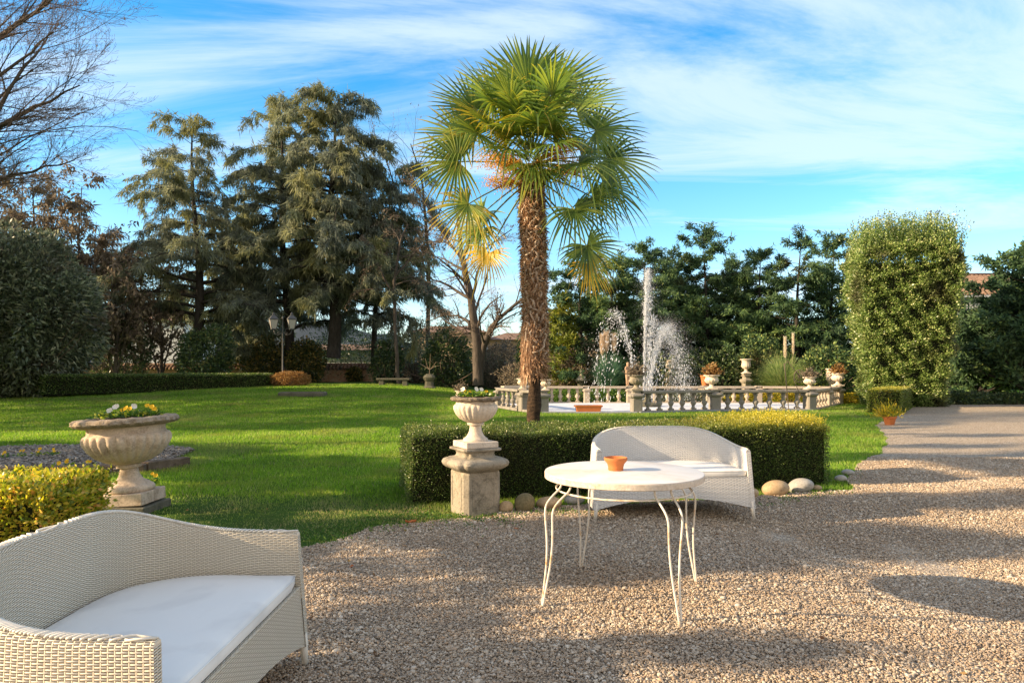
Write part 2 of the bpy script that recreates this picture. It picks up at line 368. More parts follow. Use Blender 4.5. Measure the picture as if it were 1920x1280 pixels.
# ground materials
m, nt = mat('lawn_turf'); v = geopos(nt)
c = ramp(nt, noise(nt, 14, 6, .75, v), [(.3, (.035, .09, .012)), (.55, (.08, .16, .02)), (.75, (.17, .22, .05))])
c = mixc(nt, ramp(nt, noise(nt, 1.1, 4, .6, v), [(.52, (0, 0, 0)), (.72, (1, 1, 1))]), c, (.10, .13, .03))
finish(nt, c, .9, bump(nt, noise(nt, 90, 5, .8, v), 1, .03), .1); M['turf'] = m
def gravel_mat(name):
    m, nt = mat(name); v = geopos(nt)
    vo = N(nt, 'ShaderNodeTexVoronoi'); vo.inputs['Scale'].default_value = 75; LK(nt, v, vo.inputs['Vector'])
    sp = N(nt, 'ShaderNodeSeparateColor'); LK(nt, vo.outputs['Color'], sp.inputs[0])
    c = ramp(nt, sp.outputs[0], [(0, (.10, .08, .06)), (.3, (.30, .235, .17)), (.6, (.48, .385, .285)), (.85, (.64, .54, .42)), (1, (.82, .75, .63))])
    c = mixc(nt, math_(nt, 'MULTIPLY', noise(nt, .8, 5, .6, v), .5), c, (.33, .255, .18))
    h = math_(nt, 'SUBTRACT', 1, vo.outputs['Distance'])
    h2 = math_(nt, 'ADD', h, math_(nt, 'MULTIPLY', noise(nt, 7, 5, .7, v), 2.5))
    finish(nt, c, .85, bump(nt, h2, 1, .012), .25); return m
M['gravel'] = gravel_mat('gravel_ground')
def pebble_mat(name, stops, rough=.6):
    stops = [(p_, (q_[0] * .86, q_[1] * .82, q_[2] * .75)) for p_, q_ in stops]
    m, nt = mat(name); oi = N(nt, 'ShaderNodeObjectInfo').outputs['Random']
    c = ramp(nt, oi, stops); dz = noise(nt, 1.3, 6, .65, geopos(nt)); c = mixc(nt, ramp(nt, dz, [(.42, (0, 0, 0)), (.7, (.6, .6, .6))]), c, tuple(q * .5 for q in stops[len(stops) // 2][1])); c = mixc(nt, .3, c, ramp(nt, noise(nt, 90, 3, .6, geopos(nt)), [(.3, (.16, .125, .095)), (.7, (.68, .575, .455))]))
    finish(nt, c, rough, None, .35); return m
M['pebble'] = pebble_mat('gravel_pebbles', [(0, (.10, .085, .07)), (.15, (.28, .225, .17)), (.32, (.48, .39, .295)), (.45, (.58, .385, .23)), (.6, (.60, .505, .395)), (.8, (.73, .64, .52)), (1, (.92, .87, .8))])
M['slate'] = pebble_mat('bed_chippings', [(0, (.05, .05, .055)), (.4, (.14, .14, .15)), (.8, (.27, .26, .27)), (1, (.55, .53, .5))], .75)

m, nt = mat('brick_wall'); v = objco(nt); sp = N(nt, 'ShaderNodeSeparateXYZ'); LK(nt, v, sp.inputs[0])
cb = N(nt, 'ShaderNodeCombineXYZ'); LK(nt, sp.outputs[0], cb.inputs[0]); LK(nt, sp.outputs[2], cb.inputs[1])
b = N(nt, 'ShaderNodeTexBrick'); b.inputs['Scale'].default_value = 4; b.inputs['Color1'].default_value = (.42, .19, .1, 1); b.inputs['Color2'].default_value = (.56, .34, .2, 1)
b.inputs['Mortar'].default_value = (.42, .36, .28, 1); LK(nt, cb.outputs[0], b.inputs[0])
c = mixc(nt, ramp(nt, noise(nt, 2.5, 6, .7, v), [(.45, (0, 0, 0)), (.6, (1, 1, 1))]), b.outputs[0], (.5, .38, .26))
finish(nt, c, .95, bump(nt, noise(nt, 20, 5, .7, v), .6, .02), .1); M['brick'] = m
m, nt = mat('roof_tiles'); v = objco(nt)
c = ramp(nt, noise(nt, 3, 6, .8, v), [(.3, (.12, .075, .055)), (.5, (.23, .15, .11)), (.7, (.38, .27, .2))])
finish(nt, c, .9, bump(nt, noise(nt, 12, 4, .6, v), .5, .03), .1); M['tiles'] = m
m, nt = mat('lamp_milk_glass'); finish(nt, (.42, .40, .37), .25, None, .5); M['milk_glass'] = m
m, nt = mat('water_droplets')
p = N(nt, 'ShaderNodeBsdfPrincipled'); p.inputs['Base Color'].default_value = (.93, .95, .98, 1); p.inputs['Roughness'].default_value = .15
tr = N(nt, 'ShaderNodeBsdfTranslucent'); tr.inputs[0].default_value = (.93, .95, .98, 1); mx = N(nt, 'ShaderNodeMixShader'); mx.inputs[0].default_value = .5
LK(nt, p.outputs[0], mx.inputs[1]); LK(nt, tr.outputs[0], mx.inputs[2]); o = N(nt, 'ShaderNodeOutputMaterial'); LK(nt, mx.outputs[0], o.inputs[0]); M['water'] = m

# ================================================================== camera, world, sun
sc = bpy.context.scene
cam = bpy.data.cameras.new('camera'); co = bpy.data.objects.new('camera', cam); COL.objects.link(co)
co.location = (0, 0, H); co.rotation_euler = (R(90), 0, 0); cam.sensor_width = 36; cam.lens = 36 * F / 1920; cam.shift_y = (YH - 640) / 1920
cam.clip_end = 5000; cam.clip_start = .05; sc.camera = co
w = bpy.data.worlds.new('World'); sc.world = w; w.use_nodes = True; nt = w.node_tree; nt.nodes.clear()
sky = N(nt, 'ShaderNodeTexSky', sky_type='NISHITA'); sky.sun_disc = False; sky.sun_elevation = R(SEL); sky.sun_rotation = R(270 - SAZ)
sky.air_density = 1.0; sky.dust_density = .6; sky.ozone_density = 2.5
tc = N(nt, 'ShaderNodeTexCoord').outputs['Generated']; sp = N(nt, 'ShaderNodeSeparateXYZ'); LK(nt, tc, sp.inputs[0])
zz = math_(nt, 'MAXIMUM', math_(nt, 'ADD', sp.outputs[2], .10), .03)
cx_ = math_(nt, 'DIVIDE', sp.outputs[0], zz); cy_ = math_(nt, 'DIVIDE', sp.outputs[1], zz)
cb = N(nt, 'ShaderNodeCombineXYZ'); LK(nt, cx_, cb.inputs[0]); LK(nt, cy_, cb.inputs[1])
mp = N(nt, 'ShaderNodeMapping'); mp.inputs['Rotation'].default_value = (0, 0, R(-48)); mp.inputs['Scale'].default_value = (.30, .95, 1); mp.inputs['Location'].default_value = (CLX, CLY, 0)
LK(nt, cb.outputs[0], mp.inputs[0])
n1 = noise(nt, 1.7, 10, .64, mp.outputs[0], 1.0)
n2 = noise(nt, .55, 4, .5, mp.outputs[0], .3)
cl = math_(nt, 'ADD', math_(nt, 'MULTIPLY', n1, .6), math_(nt, 'MULTIPLY', n2, .5))
cl = math_(nt, 'ADD', cl, math_(nt, 'MULTIPLY', sp.outputs[0], .05))
mr = N(nt, 'ShaderNodeMapRange'); mr.interpolation_type = 'SMOOTHSTEP'; mr.inputs[1].default_value = .47; mr.inputs[2].default_value = .68; mr.inputs[4].default_value = .72; LK(nt, cl, mr.inputs[0])
# thin veil everywhere low in the sky
veil = N(nt, 'ShaderNodeMapRange'); veil.inputs[1].default_value = 0; veil.inputs[2].default_value = .35; veil.inputs[3].default_value = .32; veil.inputs[4].default_value = .0; LK(nt, sp.outputs[2], veil.inputs[0])
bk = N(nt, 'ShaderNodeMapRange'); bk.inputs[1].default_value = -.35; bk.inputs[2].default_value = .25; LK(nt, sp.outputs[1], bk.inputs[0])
fac = math_(nt, 'MAXIMUM', mr.outputs[0], veil.outputs[0])
hs = N(nt, 'ShaderNodeHueSaturation'); hs.inputs['Hue'].default_value = .492; hs.inputs['Saturation'].default_value = 1.4; hs.inputs['Value'].default_value = SKYV; LK(nt, sky.outputs[0], hs.inputs['Color'])
zen = N(nt, 'ShaderNodeMapRange'); zen.inputs[1].default_value = .50; zen.inputs[2].default_value = .72; LK(nt, sp.outputs[2], zen.inputs[0])   # flat muted blue overhead, set to limit fill from above
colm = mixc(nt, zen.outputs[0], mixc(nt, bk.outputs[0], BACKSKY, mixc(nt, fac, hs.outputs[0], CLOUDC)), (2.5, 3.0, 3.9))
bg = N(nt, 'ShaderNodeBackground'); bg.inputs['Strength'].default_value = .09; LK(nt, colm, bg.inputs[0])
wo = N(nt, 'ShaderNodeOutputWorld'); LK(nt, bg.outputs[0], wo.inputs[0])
sl = bpy.data.lights.new('sun', 'SUN'); so = bpy.data.objects.new('sun', sl); COL.objects.link(so)
so.rotation_euler = L.to_track_quat('-Z', 'Y').to_euler(); so.location = (-20, 0, 20)
sl.energy = SUNE; sl.angle = R(.55); sl.color = (1, .755, .475)
sc.view_settings.view_transform = 'Standard'; sc.view_settings.look = 'None'; sc.view_settings.gamma = 1; sc.view_settings.exposure = EXPO
sc.cycles.max_bounces = 8; sc.cycles.diffuse_bounces = 4; sc.cycles.transparent_max_bounces = 8
sc.cycles.sample_clamp_indirect = 6; sc.cycles.use_denoising = True

# ================================================================== ground
def grid_sheet(name, xs, ys, zf, m):
    X, Y = np.meshgrid(xs, ys); Z = zf(X, Y); nx, ny = len(xs), len(ys)
    V = np.stack([X, Y, Z], -1).reshape(-1, 3); i = np.arange(nx - 1)[None, :] + np.arange(ny - 1)[:, None] * nx
    Fc = np.stack([i, i + 1, i + 1 + nx, i + nx], -1).reshape(-1, 4)
    return obj_np(name, V, Fc, m, smooth=True)
xs = np.concatenate([[-1500, -600, -250, -120, -80], np.arange(-60, 60.1, .5), [80, 120, 250, 600, 1500]])
ys = np.concatenate([[-200, -60, -20], np.arange(-6, 12, .3), np.arange(12, 60.1, .75), [80, 120, 250, 600, 1500, 3000]])
GPOLY_px = [(520, 1040), (560, 1031), (620, 1016), (700, 992), (800, 986), (850, 977), (935, 970)]
GP = [(-9, 3.6), (-6, 4.2), (-3.2, 4.6), (-2.4, 4.75)] + [gp(*q) for q in GPOLY_px] + [(-.1, 6.62), (1.5, 7.0), (3.75, 7.6)] + [gp(1590, 902), gp(1605, 872), gp(1655, 846), gp(1664, 822), gp(1642, 797), gp(1690, 775), gp(1712, 764)] + [(16.2, 26.5), (20, 27.6), (48, 28.5), (60, 12), (60, -15), (-9, -15)]
pts = []
for i in range(len(GP)):
    a, b = np.array(GP[i]), np.array(GP[(i + 1) % len(GP)]); d = np.linalg.norm(b - a); n = max(1, int(d / (.15 if d < 6 else 3)))
    for k in range(n): pts.append(a + (b - a) * k / n)
pts = np.array(pts); nearm = (pts[:, 1] > 3) & (pts[:, 0] < 20)
pts += (np.stack([vnoise(pts, 2.2, 1), vnoise(pts, 2.2, 2)], -1) * .06 + np.stack([vnoise(pts, 9, 3), vnoise(pts, 9, 4)], -1) * .025) * nearm[:, None]
GPOLY = pts
def inpoly(x, y, poly=None):
    poly = GPOLY if poly is None else poly; x = np.asarray(x); y = np.asarray(y); r = np.zeros(x.shape, bool)
    px, py = poly[:, 0], poly[:, 1]; j = len(poly) - 1
    for i in range(len(poly)):
        c = ((py[i] > y) != (py[j] > y)) & (x < (px[j] - px[i]) * (y - py[i]) / (py[j] - py[i] + 1e-12) + px[i]); r ^= c; j = i
    return r
lawn = grid_sheet('lawn', xs, ys, lambda X, Y: gz(X, Y) - .03 * inpoly(X, Y), M['turf']); tag(lawn, kind='structure')
def poly_sheet(name, poly, dz, m, step=.5, zf=gz, xr=(-9, 12), yr=(-2, 14)):
    bm = bmesh.new(); vs = [bm.verts.new((p[0], p[1], 0)) for p in poly]; es = [bm.edges.new((vs[i], vs[(i + 1) % len(vs)])) for i in range(len(vs))]
    bmesh.ops.triangle_fill(bm, edges=es, use_beauty=True)
    for ax, (a, b) in ((0, xr), (1, yr)):
        q = a
        while q < b:
            co_ = [0, 0, 0]; no = [0, 0, 0]; co_[ax] = q; no[ax] = 1
            bmesh.ops.bisect_plane(bm, geom=bm.verts[:] + bm.edges[:] + bm.faces[:], plane_co=co_, plane_no=no); q += step
    for v_ in bm.verts: v_.co.z = float(zf(v_.co.x, v_.co.y)) + dz
    bmesh.ops.recalc_face_normals(bm, faces=bm.faces[:])
    me = bpy.data.meshes.new(name); bm.to_mesh(me); bm.free()
    if me.polygons and me.polygons[0].normal.z < 0: me.flip_normals()
    me.materials.append(m); o = bpy.data.objects.new(name, me); COL.objects.link(o); return o
yard = poly_sheet('gravel_yard', GPOLY, .012, M['gravel']); tag(yard, kind='structure')

def scatter_inst(name, P, scale, m, flat=.65, seed=1, sub=2):
    """points carrying one geometry-node pebble each"""
    me = bpy.data.meshes.new(name); me.vertices.add(len(P)); me.vertices.foreach_set('co', np.asarray(P, np.float32).ravel())
    a = me.attributes.new('sc', 'FLOAT_VECTOR', 'POINT'); r = np.random.default_rng(seed)
    S = scale[:, None] * np.stack([r.uniform(.75, 1.35, len(P)), r.uniform(.7, 1.1, len(P)), r.uniform(.5, .9, len(P)) * flat * 1.4], -1)
    a.data.foreach_set('vector', S.astype(np.float32).ravel())
    a = me.attributes.new('ro', 'FLOAT_VECTOR', 'POINT'); Ro = np.stack([r.normal(0, .35, len(P)), r.normal(0, .35, len(P)), r.uniform(0, 6.28, len(P))], -1)
    a.data.foreach_set('vector', Ro.astype(np.float32).ravel()); me.update()
    o = bpy.data.objects.new(name, me); COL.objects.link(o)
    g = bpy.data.node_groups.new(name + '_nodes', 'GeometryNodeTree')
    g.interface.new_socket('Geometry', in_out='INPUT', socket_type='NodeSocketGeometry'); g.interface.new_socket('Geometry', in_out='OUTPUT', socket_type='NodeSocketGeometry')
    gi = g.nodes.new('NodeGroupInput'); go = g.nodes.new('NodeGroupOutput'); ico = g.nodes.new('GeometryNodeMeshIcoSphere'); ico.inputs['Radius'].default_value = 1; ico.inputs['Subdivisions'].default_value = sub
    sm = g.nodes.new('GeometryNodeSetShadeSmooth'); smt = g.nodes.new('GeometryNodeSetMaterial'); smt.inputs['Material'].default_value = m
    ip = g.nodes.new('GeometryNodeInstanceOnPoints')
    an = g.nodes.new('GeometryNodeInputNamedAttribute'); an.data_type = 'FLOAT_VECTOR'; an.inputs[0].default_value = 'sc'
    ar = g.nodes.new('GeometryNodeInputNamedAttribute'); ar.data_type = 'FLOAT_VECTOR'; ar.inputs[0].default_value = 'ro'
    K = g.links.new
    K(ico.outputs[0], sm.inputs[0]); K(sm.outputs[0], smt.inputs[0]); K(gi.outputs[0], ip.inputs['Points']); K(smt.outputs[0], ip.inputs['Instance'])
    K(an.outputs[0], ip.inputs['Scale']); K(ar.outputs[0], ip.inputs['Rotation']); K(ip.outputs[0], go.inputs[0])
    md = o.modifiers.new('scatter', 'NODES'); md.node_group = g; me.materials.append(m)
    return o
def frustum_pts(n, d0, d1, p=1.0, margin=1.15, r=rng):
    """ground points, density ~ d^-p relative to area-uniform"""
    u = r.random(n); e = 2 - p
    d = (d0 ** e + u * (d1 ** e - d0 ** e)) ** (1 / e) if abs(e) > 1e-6 else d0 * (d1 / d0) ** u
    x = r.uniform(-.75 * margin, .75 * margin, n) * d; return x, d
x, y = frustum_pts(int(930000 * PEB), 2.25, 10.5, 1.0, 1.55); k = inpoly(x, y) & ~((x < -1.2) & (y < 3.2) & (x < -.75 * y)); x, y = x[k], y[k]
s_ = rng.lognormal(math.log(.0042), .42, len(x)) * (.8 + .045 * y); s_ = np.minimum(s_, .0125 + .001 * y)
undul = .012 * vnoise(np.stack([x, y], -1), 1.6, 5)
o = scatter_inst('gravel_stones', np.stack([x, y, gz(x, y) + .016 + rng.uniform(0, .009, len(x))], -1), s_, M['pebble'], sub=2)
tag(o, 'loose rounded gravel stones covering the near yard in tan and grey', 'gravel', kind='stuff')

# grass blades
def blades(x, y, h, w, lean=.35, r=rng):
    n = len(x); z = gz(x, y); b = np.stack([x, y, z - .005], -1); an = r.uniform(0, 2 * PI, n); s = np.stack([np.cos(an), np.sin(an), np.zeros(n)], -1) * (w / 2)[:, None]
    t = b + np.stack([r.normal(0, lean, n) * h, r.normal(0, lean, n) * h, h], -1)
    V = np.empty((n, 3, 3)); V[:, 0] = b - s; V[:, 1] = b + s; V[:, 2] = t; return V
x, y = frustum_pts(int(1250000 * GRS), 4.3, 36, 1.45, 1.5)
BED = np.array([(-9.5, 8.6), (-5.35, 8.75), (-4.9, 9.35), (-5.2, 11.2), (-6.5, 11.9), (-11, 11.6)])
POOL = np.array([(.2, 21.0), (9.9, 22.2), (12.9, 26.6), (12.2, 28.2), (-.6, 28.2), (-1.4, 25.2)])
k = ~inpoly(x, y) & ~inpoly(x, y, BED) & ~inpoly(x, y, POOL); x, y = x[k], y[k]
lng = .5 + .5 * vnoise(np.stack([x, y], -1), 3, 9)
h = (.03 + .018 * np.clip(lng, 0, 1)) * rng.uniform(.6, 1.3, len(x)) * (1 + .03 * y); wd = .0024 * (1 + .35 * y) * rng.uniform(.7, 1.4, len(x))
# thin, short grass close to the gravel edge
edge = (y < 7.4) & (x > -4) & (x < 0); thin = np.where(edge, sstep(4.9, 7.2, y + .45 * x), 1.0); k = rng.random(len(x)) < (.25 + .75 * thin); x, y, h, wd, thin = x[k], y[k], h[k], wd[k], thin[k]
V = blades(x, y, h * (.45 + .55 * thin), wd); rn = np.clip(.45 + .28 * vnoise(np.stack([x, y], -1), .8, 3) + rng.normal(0, .22, len(x)) + .3 * (1 - thin), 0, 1)
pp = np.stack([x, y], -1); worn = np.clip(vnoise(pp, 1.5, 31) * .9 + .35, 0, 1) * sstep(1.0, .45, thin) + .5 * np.exp(-((x + 1.2) ** 2 / .5 + (y - 6.55) ** 2 / .08)); bits = (rng.random(len(x)) < .04) * .8
tipg = np.clip(worn * rng.uniform(.4, 1.2, len(x)) + bits + .22 * (vnoise(pp, .5, 12) > .55), 0, 1)
o = obj_np('lawn_grass', V.reshape(-1, 3), np.arange(len(V) * 3).reshape(-1, 3), M['grass'], rnd=rn, tip=tipg)
tag(o, 'short mown green grass blades of the garden lawn', 'grass', kind='stuff')
# ================================================================== wicker sofas
def make_sofa(name, loc, rz, hl, dep, mw, label, legtuck=1.0):
    t = empty(name, loc, label, 'sofa', 'wicker garden sofas', rz)
    EX = 2 / 4.2; ns = 96; ARM, TOP, BOT = .63, .785, .10
    def ctop(s):
        k = float(math.sin(PI * s) ** (EX * 3.4)); return ARM + (TOP - ARM) * k
    def cbot(s):                                  # low arches between the legs
        return BOT + .09 * math.sin(PI * min(1, max(0, (abs(math.cos(PI * s)) * 1.0)))) ** 2
    def plan(s, off, z):                          # s 0..1 round the shell; off inward; z for the flare
        a = PI * s; fl = (1 - z / TOP) * .055; ex = EX
        cx = math.copysign(abs(math.cos(a)) ** ex, math.cos(a)); sy = abs(math.sin(a)) ** ex
        x = (hl + fl - off) * cx; yy = -dep / 2 - fl * .8 + (dep + fl * 1.5 - off) * sy
        return x, yy
    V = []; UV = []; nr = 22; cols = 0; TH = .042; arc = 0; prev = None
    for i in range(ns + 1):
        s = i / ns; zt, zb = ctop(s), cbot(s); p0 = plan(s, 0, .4)
        if prev: arc += math.hypot(p0[0] - prev[0], p0[1] - prev[1])
        prev = p0; row = []
        for k in range(10): z = zb + (zt - .02 - zb) * k / 9; x, yy = plan(s, 0, z); row.append((x, yy, z))
        for k in range(1, 6):
            an = PI * k / 6; z = zt - .02 + .02 * math.sin(an); x, yy = plan(s, TH / 2 * (1 - math.cos(an)), z); row.append((x, yy, z))
        for k in range(7): z = zt - .02 + (.33 - zt + .02) * k / 6; x, yy = plan(s, TH, z); row.append((x, yy, z))
        vlen = 0
        for k, p in enumerate(row):
            if k: vlen += (Vector(p) - Vector(row[k - 1])).length
            V.append(p); UV.append((arc, vlen if k < 10 else vlen))
        cols = len(row)
    Fs = []
    for i in range(ns):
        for k in range(cols - 1): Fs.append((i * cols + k, i * cols + k + 1, (i + 1) * cols + k + 1, (i + 1) * cols + k))
    mb = MB(); mb.add(V, [f[::-1] for f in Fs], UV)
    for i, fl in ((0, 0), (ns, 1)):               # arm fronts
        ids = [i * cols + k for k in range(cols)]; pv = [V[q] for q in ids]; n0 = len(pv)
        quads = []
        for k in range(9):
            z = pv[k][2]; 
        inner = [plan(i / ns, TH, p[2]) + (p[2],) for p in pv[:10]]
        VV = pv[:10] + inner; uu = [(0, p[2]) for p in pv[:10]] + [(TH, p[2]) for p in pv[:10]]
        for k in range(9): q = (k, k + 1, 11 + k, 10 + k); quads.append(q if fl else q[::-1])
        mb.add(VV, quads, uu)
        VV = pv[9:16]; q = tuple(range(len(VV))); mb.add(VV, [q if fl else q[::-1]], [(p[1], p[2]) for p in VV])
    mb.build('woven_shell', mw, t)
    # plaited top edge
    rim = []
    for i in range(ns + 1):
        s = i / ns; z = ctop(s); x, yy = plan(s, TH / 2, z); rim.append((x, yy, z + .001))
    ml = MB(); rp = []; 
    for ph in (0, PI):
        pts = []
        n2 = 900
        for j in range(n2 + 1):
            s = j / n2; z = ctop(s); x, yy = plan(s, TH / 2, z); x2, y2 = plan(s, TH / 2 + .01, z); dx, dy = (x2 - x) / .01, (y2 - yy) / .01
            an = j * .75 + ph; pts.append((x + dx * .015 * math.sin(an), yy + dy * .015 * math.sin(an), z + .001 + .003 * math.cos(an)))
        ml.tube(pts, .0042, 4)
    ml.build('braided_edge', mw_edge if False else M['wicker_edge'], t)
    # front apron, D-shaped seat deck
    xa = lambda z: plan(0, TH * .4, z)[0]
    V = []; UV = []; nx, nz = 40, 8
    for j in range(nz + 1):
        for i in range(nx + 1):
            q = i / nx * 2 - 1; zb = BOT + .10 * (1 - abs(q) ** 2.0); z = zb + (.385 - zb) * j / nz
            x = xa(z) * q; yy = plan(0, 0, z)[1] + .004; V.append((x, yy, z)); UV.append((x + 1, z))
    Fs = [(j * (nx + 1) + i, j * (nx + 1) + i + 1, (j + 1) * (nx + 1) + i + 1, (j + 1) * (nx + 1) + i) for j in range(nz) for i in range(nx)]
    mb = MB(); mb.add(V, Fs, UV)
    dk = []
    for i in range(33): s = i / 32; dk.append(plan(s, TH + .002, .38) + (.383,))
    mb.add(dk, [tuple(range(33))], [(p[0] + 1, p[1] + 1) for p in dk]); mb.build('front_apron', mw, t)
    # cushion
    ring = []; npl = 49
    base = [plan(i / (npl - 1), TH + .008, .42) for i in range(npl)]
    base = [(x, max(y_, -dep / 2 + .0)) for x, y_ in base]
    fr = [(-base[0][0] + 2 * base[0][0] * (k / 16), base[0][1] - .012) for k in range(1, 16)]
    out = base + [(x, y_) for x, y_ in fr]; cx0, cy0 = 0, .0
    V = []; m_ = len(out); prof = [(.985, .388), (1.0, .402), (1.0, .425), (.985, .440), (.95, .447), (.8, .451), (.55, .4525), (.25, .453)]
    for sc_, z in prof:
        for k, (x, y_) in enumerate(out):
            wob = .0025 * math.sin(9 * x + 3) * math.cos(11 * y_) if z > .43 else 0; inset = (1 - sc_)
            V.append((cx0 + (x - cx0) * sc_, cy0 + (y_ - cy0) * sc_, z + wob))
    Fs = [(i * m_ + k, i * m_ + (k + 1) % m_, (i + 1) * m_ + (k + 1) % m_, (i + 1) * m_ + k) for i in range(len(prof) - 1) for k in range(m_)]
    Fs = [f[::-1] for f in Fs] if False else Fs
    Fs.append(tuple((len(prof) - 1) * m_ + k for k in range(m_))); mb = MB(); mb.add(V, Fs)
    c = mb.build('seat_cushion', M['cushion'], t)
    sm = MB(); sm.tube([(x, y_, .4335) for x, y_ in out], .0032, 5, closed=True); sm.build('seam', M['cushion'], c)
    bm = bmesh.new(); bm.from_mesh(c.data); bmesh.ops.recalc_face_normals(bm, faces=bm.faces[:]); bm.to_mesh(c.data); bm.free()
    for s, dx in ((.0, 0), (1.0, 0), (.27, 0), (.73, 0)):
        x, yy = plan(s, .028, .1); x1, y1 = plan(s, .02, -.04); sh = .02 if s in (0, 1) else 0
        mb = MB(); mb.tube([(x, yy + sh, .16), (x1, y1 + sh, .0)], [.021, .014], 10); mb.build('leg', M['leg_white'], t)
    return t
M['wicker_edge'] = m_plain('plaited_wicker_edge', (.76, .71, .62), .5, .4, .2, 40)
M['leg_white'] = m_plain('painted_sofa_leg', (.72, .67, .58), .5, .4, .12, 30)
# near sofa faces right (+x): local -y maps to +x  => rotation 90 degrees
S1 = make_sofa('wicker_sofa', (-1.33, 2.46, .012), R(90), .62, .72, M['wicker'], 'large cream wicker sofa in the near corner with its back to the yellow hedge')
S2 = make_sofa('wicker_sofa', (1.445, 6.52, .012), R(3.5), .69, .70, M['wicker_white'], 'whitish wicker sofa with white cushion standing against the clipped green hedge behind the table')

# ================================================================== table and bowl
M['table_rim'] = m_stone('stained_stone_rim', (.66, .54, .42), (.80, .72, .62), (.48, .33, .2), 6, .7, .3, .48, .66)
TX, TY, TZ = .673, 4.13, .743
t = empty('garden_table', (TX, TY, .012), 'round stone topped garden table with thin curved iron legs, terracotta bowl on it', 'table')
RT = .475; MB().lathe([(RT - .012, TZ - .040), (RT - .003, TZ - .039), (RT, TZ - .036), (RT + .0005, TZ - .007), (RT - .004, TZ - .0035)], 128).build('stone_rim', M['table_rim'], t, sharp=40)
o = MB().lathe([(RT - .004, TZ - .005), (RT - .0015, TZ - .004), (RT - .002, TZ - .001), (RT - .005, TZ)], 128).build('table_top', M['table_top'], t, sharp=50)
mb = MB(); mb.tube([(.405 * math.cos(a), .405 * math.sin(a), .640) for a in np.linspace(0, 2 * PI, 64, endpoint=False)], .0055, 7, closed=True)
mb.build('ring_stretcher', M['cream_paint'], t)
for ang in (204, 294, 24, 112):
    a = R(ang); mb = MB(); rad = Vector((math.cos(a), math.sin(a), 0)); tn = Vector((-math.sin(a), math.cos(a), 0))
    for sg in (-1, 1):
        prof = [(.395, .055, TZ - .045), (.395, .055, .675), (.412, .055, .650), (.455, .053, .615), (.492, .050, .575), (.505, .046, .53), (.503, .042, .46), (.500, .034, .36), (.508, .024, .24), (.527, .014, .12), (.548, .006, 0)]
        P = [rad * r_ + tn * (sg * w_) + Vector((0, 0, z)) for r_, w_, z in prof]
        Q = []
        for i in range(len(P) - 1):
            p0, p1, p2, p3 = P[max(i - 1, 0)], P[i], P[i + 1], P[min(i + 2, len(P) - 1)]
            for k in range(5):
                u = k / 5; Q.append(.5 * ((2 * p1) + (p2 - p0) * u + (2 * p0 - 5 * p1 + 4 * p2 - p3) * u * u + (3 * p1 - p0 - 3 * p2 + p3) * u ** 3))
        Q.append(P[-1]); mb.tube(Q, .0062, 8)
    mb.build('leg', M['cream_paint'], t)
t = MB().lathe([(.044, 0), (.046, .003), (.046, .02), (.052, .040), (.068, .060), (.071, .066), (.071, .077), (.066, .079), (.063, .075), (.048, .045), (.038, .02), (.0, .018)], 48, cap=False).build('terracotta_bowl', M['terracotta'], sharp=50)
t.location = (xat(1154.5, 4.16), 4.16, TZ + .0125); tag(t, 'small empty terracotta bowl standing on the round white table top', 'bowl')

# ================================================================== urns and their flowers
def flowers(root_loc, rx, n, label, cat='flowers', seed=0, spots=None, white=1, yellow=2, h=.07, scale=1.0, group=None, rz=0):
    """a low bedding plant: a tuft of spoon leaves and a few ruffled blooms"""
    r = np.random.default_rng(seed); t = empty('bedding_plant', root_loc, label, cat, group)
    P = np.stack([r.normal(0, rx, n), r.normal(0, rx, n), r.uniform(0, h * .6, n)], -1)
    D = np.stack([P[:, 0] / rx * .5 + r.normal(0, .5, n), P[:, 1] / rx * .5 + r.normal(0, .5, n), r.uniform(.3, 1, n)], -1)
    leaves_obj('leaves', leaf_quads(P, D, r.uniform(.025, .05, n) * scale, r.uniform(.014, .026, n) * scale, droop=.2, r=r), M['bed_leaf'], t, r=r)
    for nm, cnt, mt in (('white_bloom', white, 'white_petal'), ('yellow_bloom', yellow, 'yellow_petal')):
        for k in range(cnt):
            c = np.array([r.uniform(-1, 1) * rx * 1.1, r.uniform(-1, 0.4) * rx, h * r.uniform(.8, 1.3)]); mb = MB()
            face = Vector((r.normal(0, .4), -.8, .6)).normalized()
            q = face.to_track_quat('Z', 'Y'); s = r.uniform(.014, .020) * scale * (1.25 if nm[0] == 'w' else 1)
            for p in range(6):
                an = 2 * PI * p / 6 + r.uniform(-.2, .2); V = [(0, 0, -.2 * s)]
                for e in range(5):
                    b = an + (e - 2) * .3; rr = s * (1 + .1 * math.sin(e * 3)) * (.9 if abs(e - 2) == 2 else 1.05); V.append((rr * math.cos(b), rr * math.sin(b), s * (.25 + .22 * (e % 2) + .1 * (p % 2))))
                mb.add([Vector(c) + q @ Vector(v_) for v_ in V], [(0, e, e + 1) for e in range(1, 5)])
            mb.build(nm, M[mt], t)
    return t
M['bed_leaf'] = m_foliage('bedding_leaves', [(0, (.03, .09, .02)), (.5, (.1, .2, .03)), (.85, (.3, .36, .05)), (1, (.55, .5, .1))], .4, .4, .5)
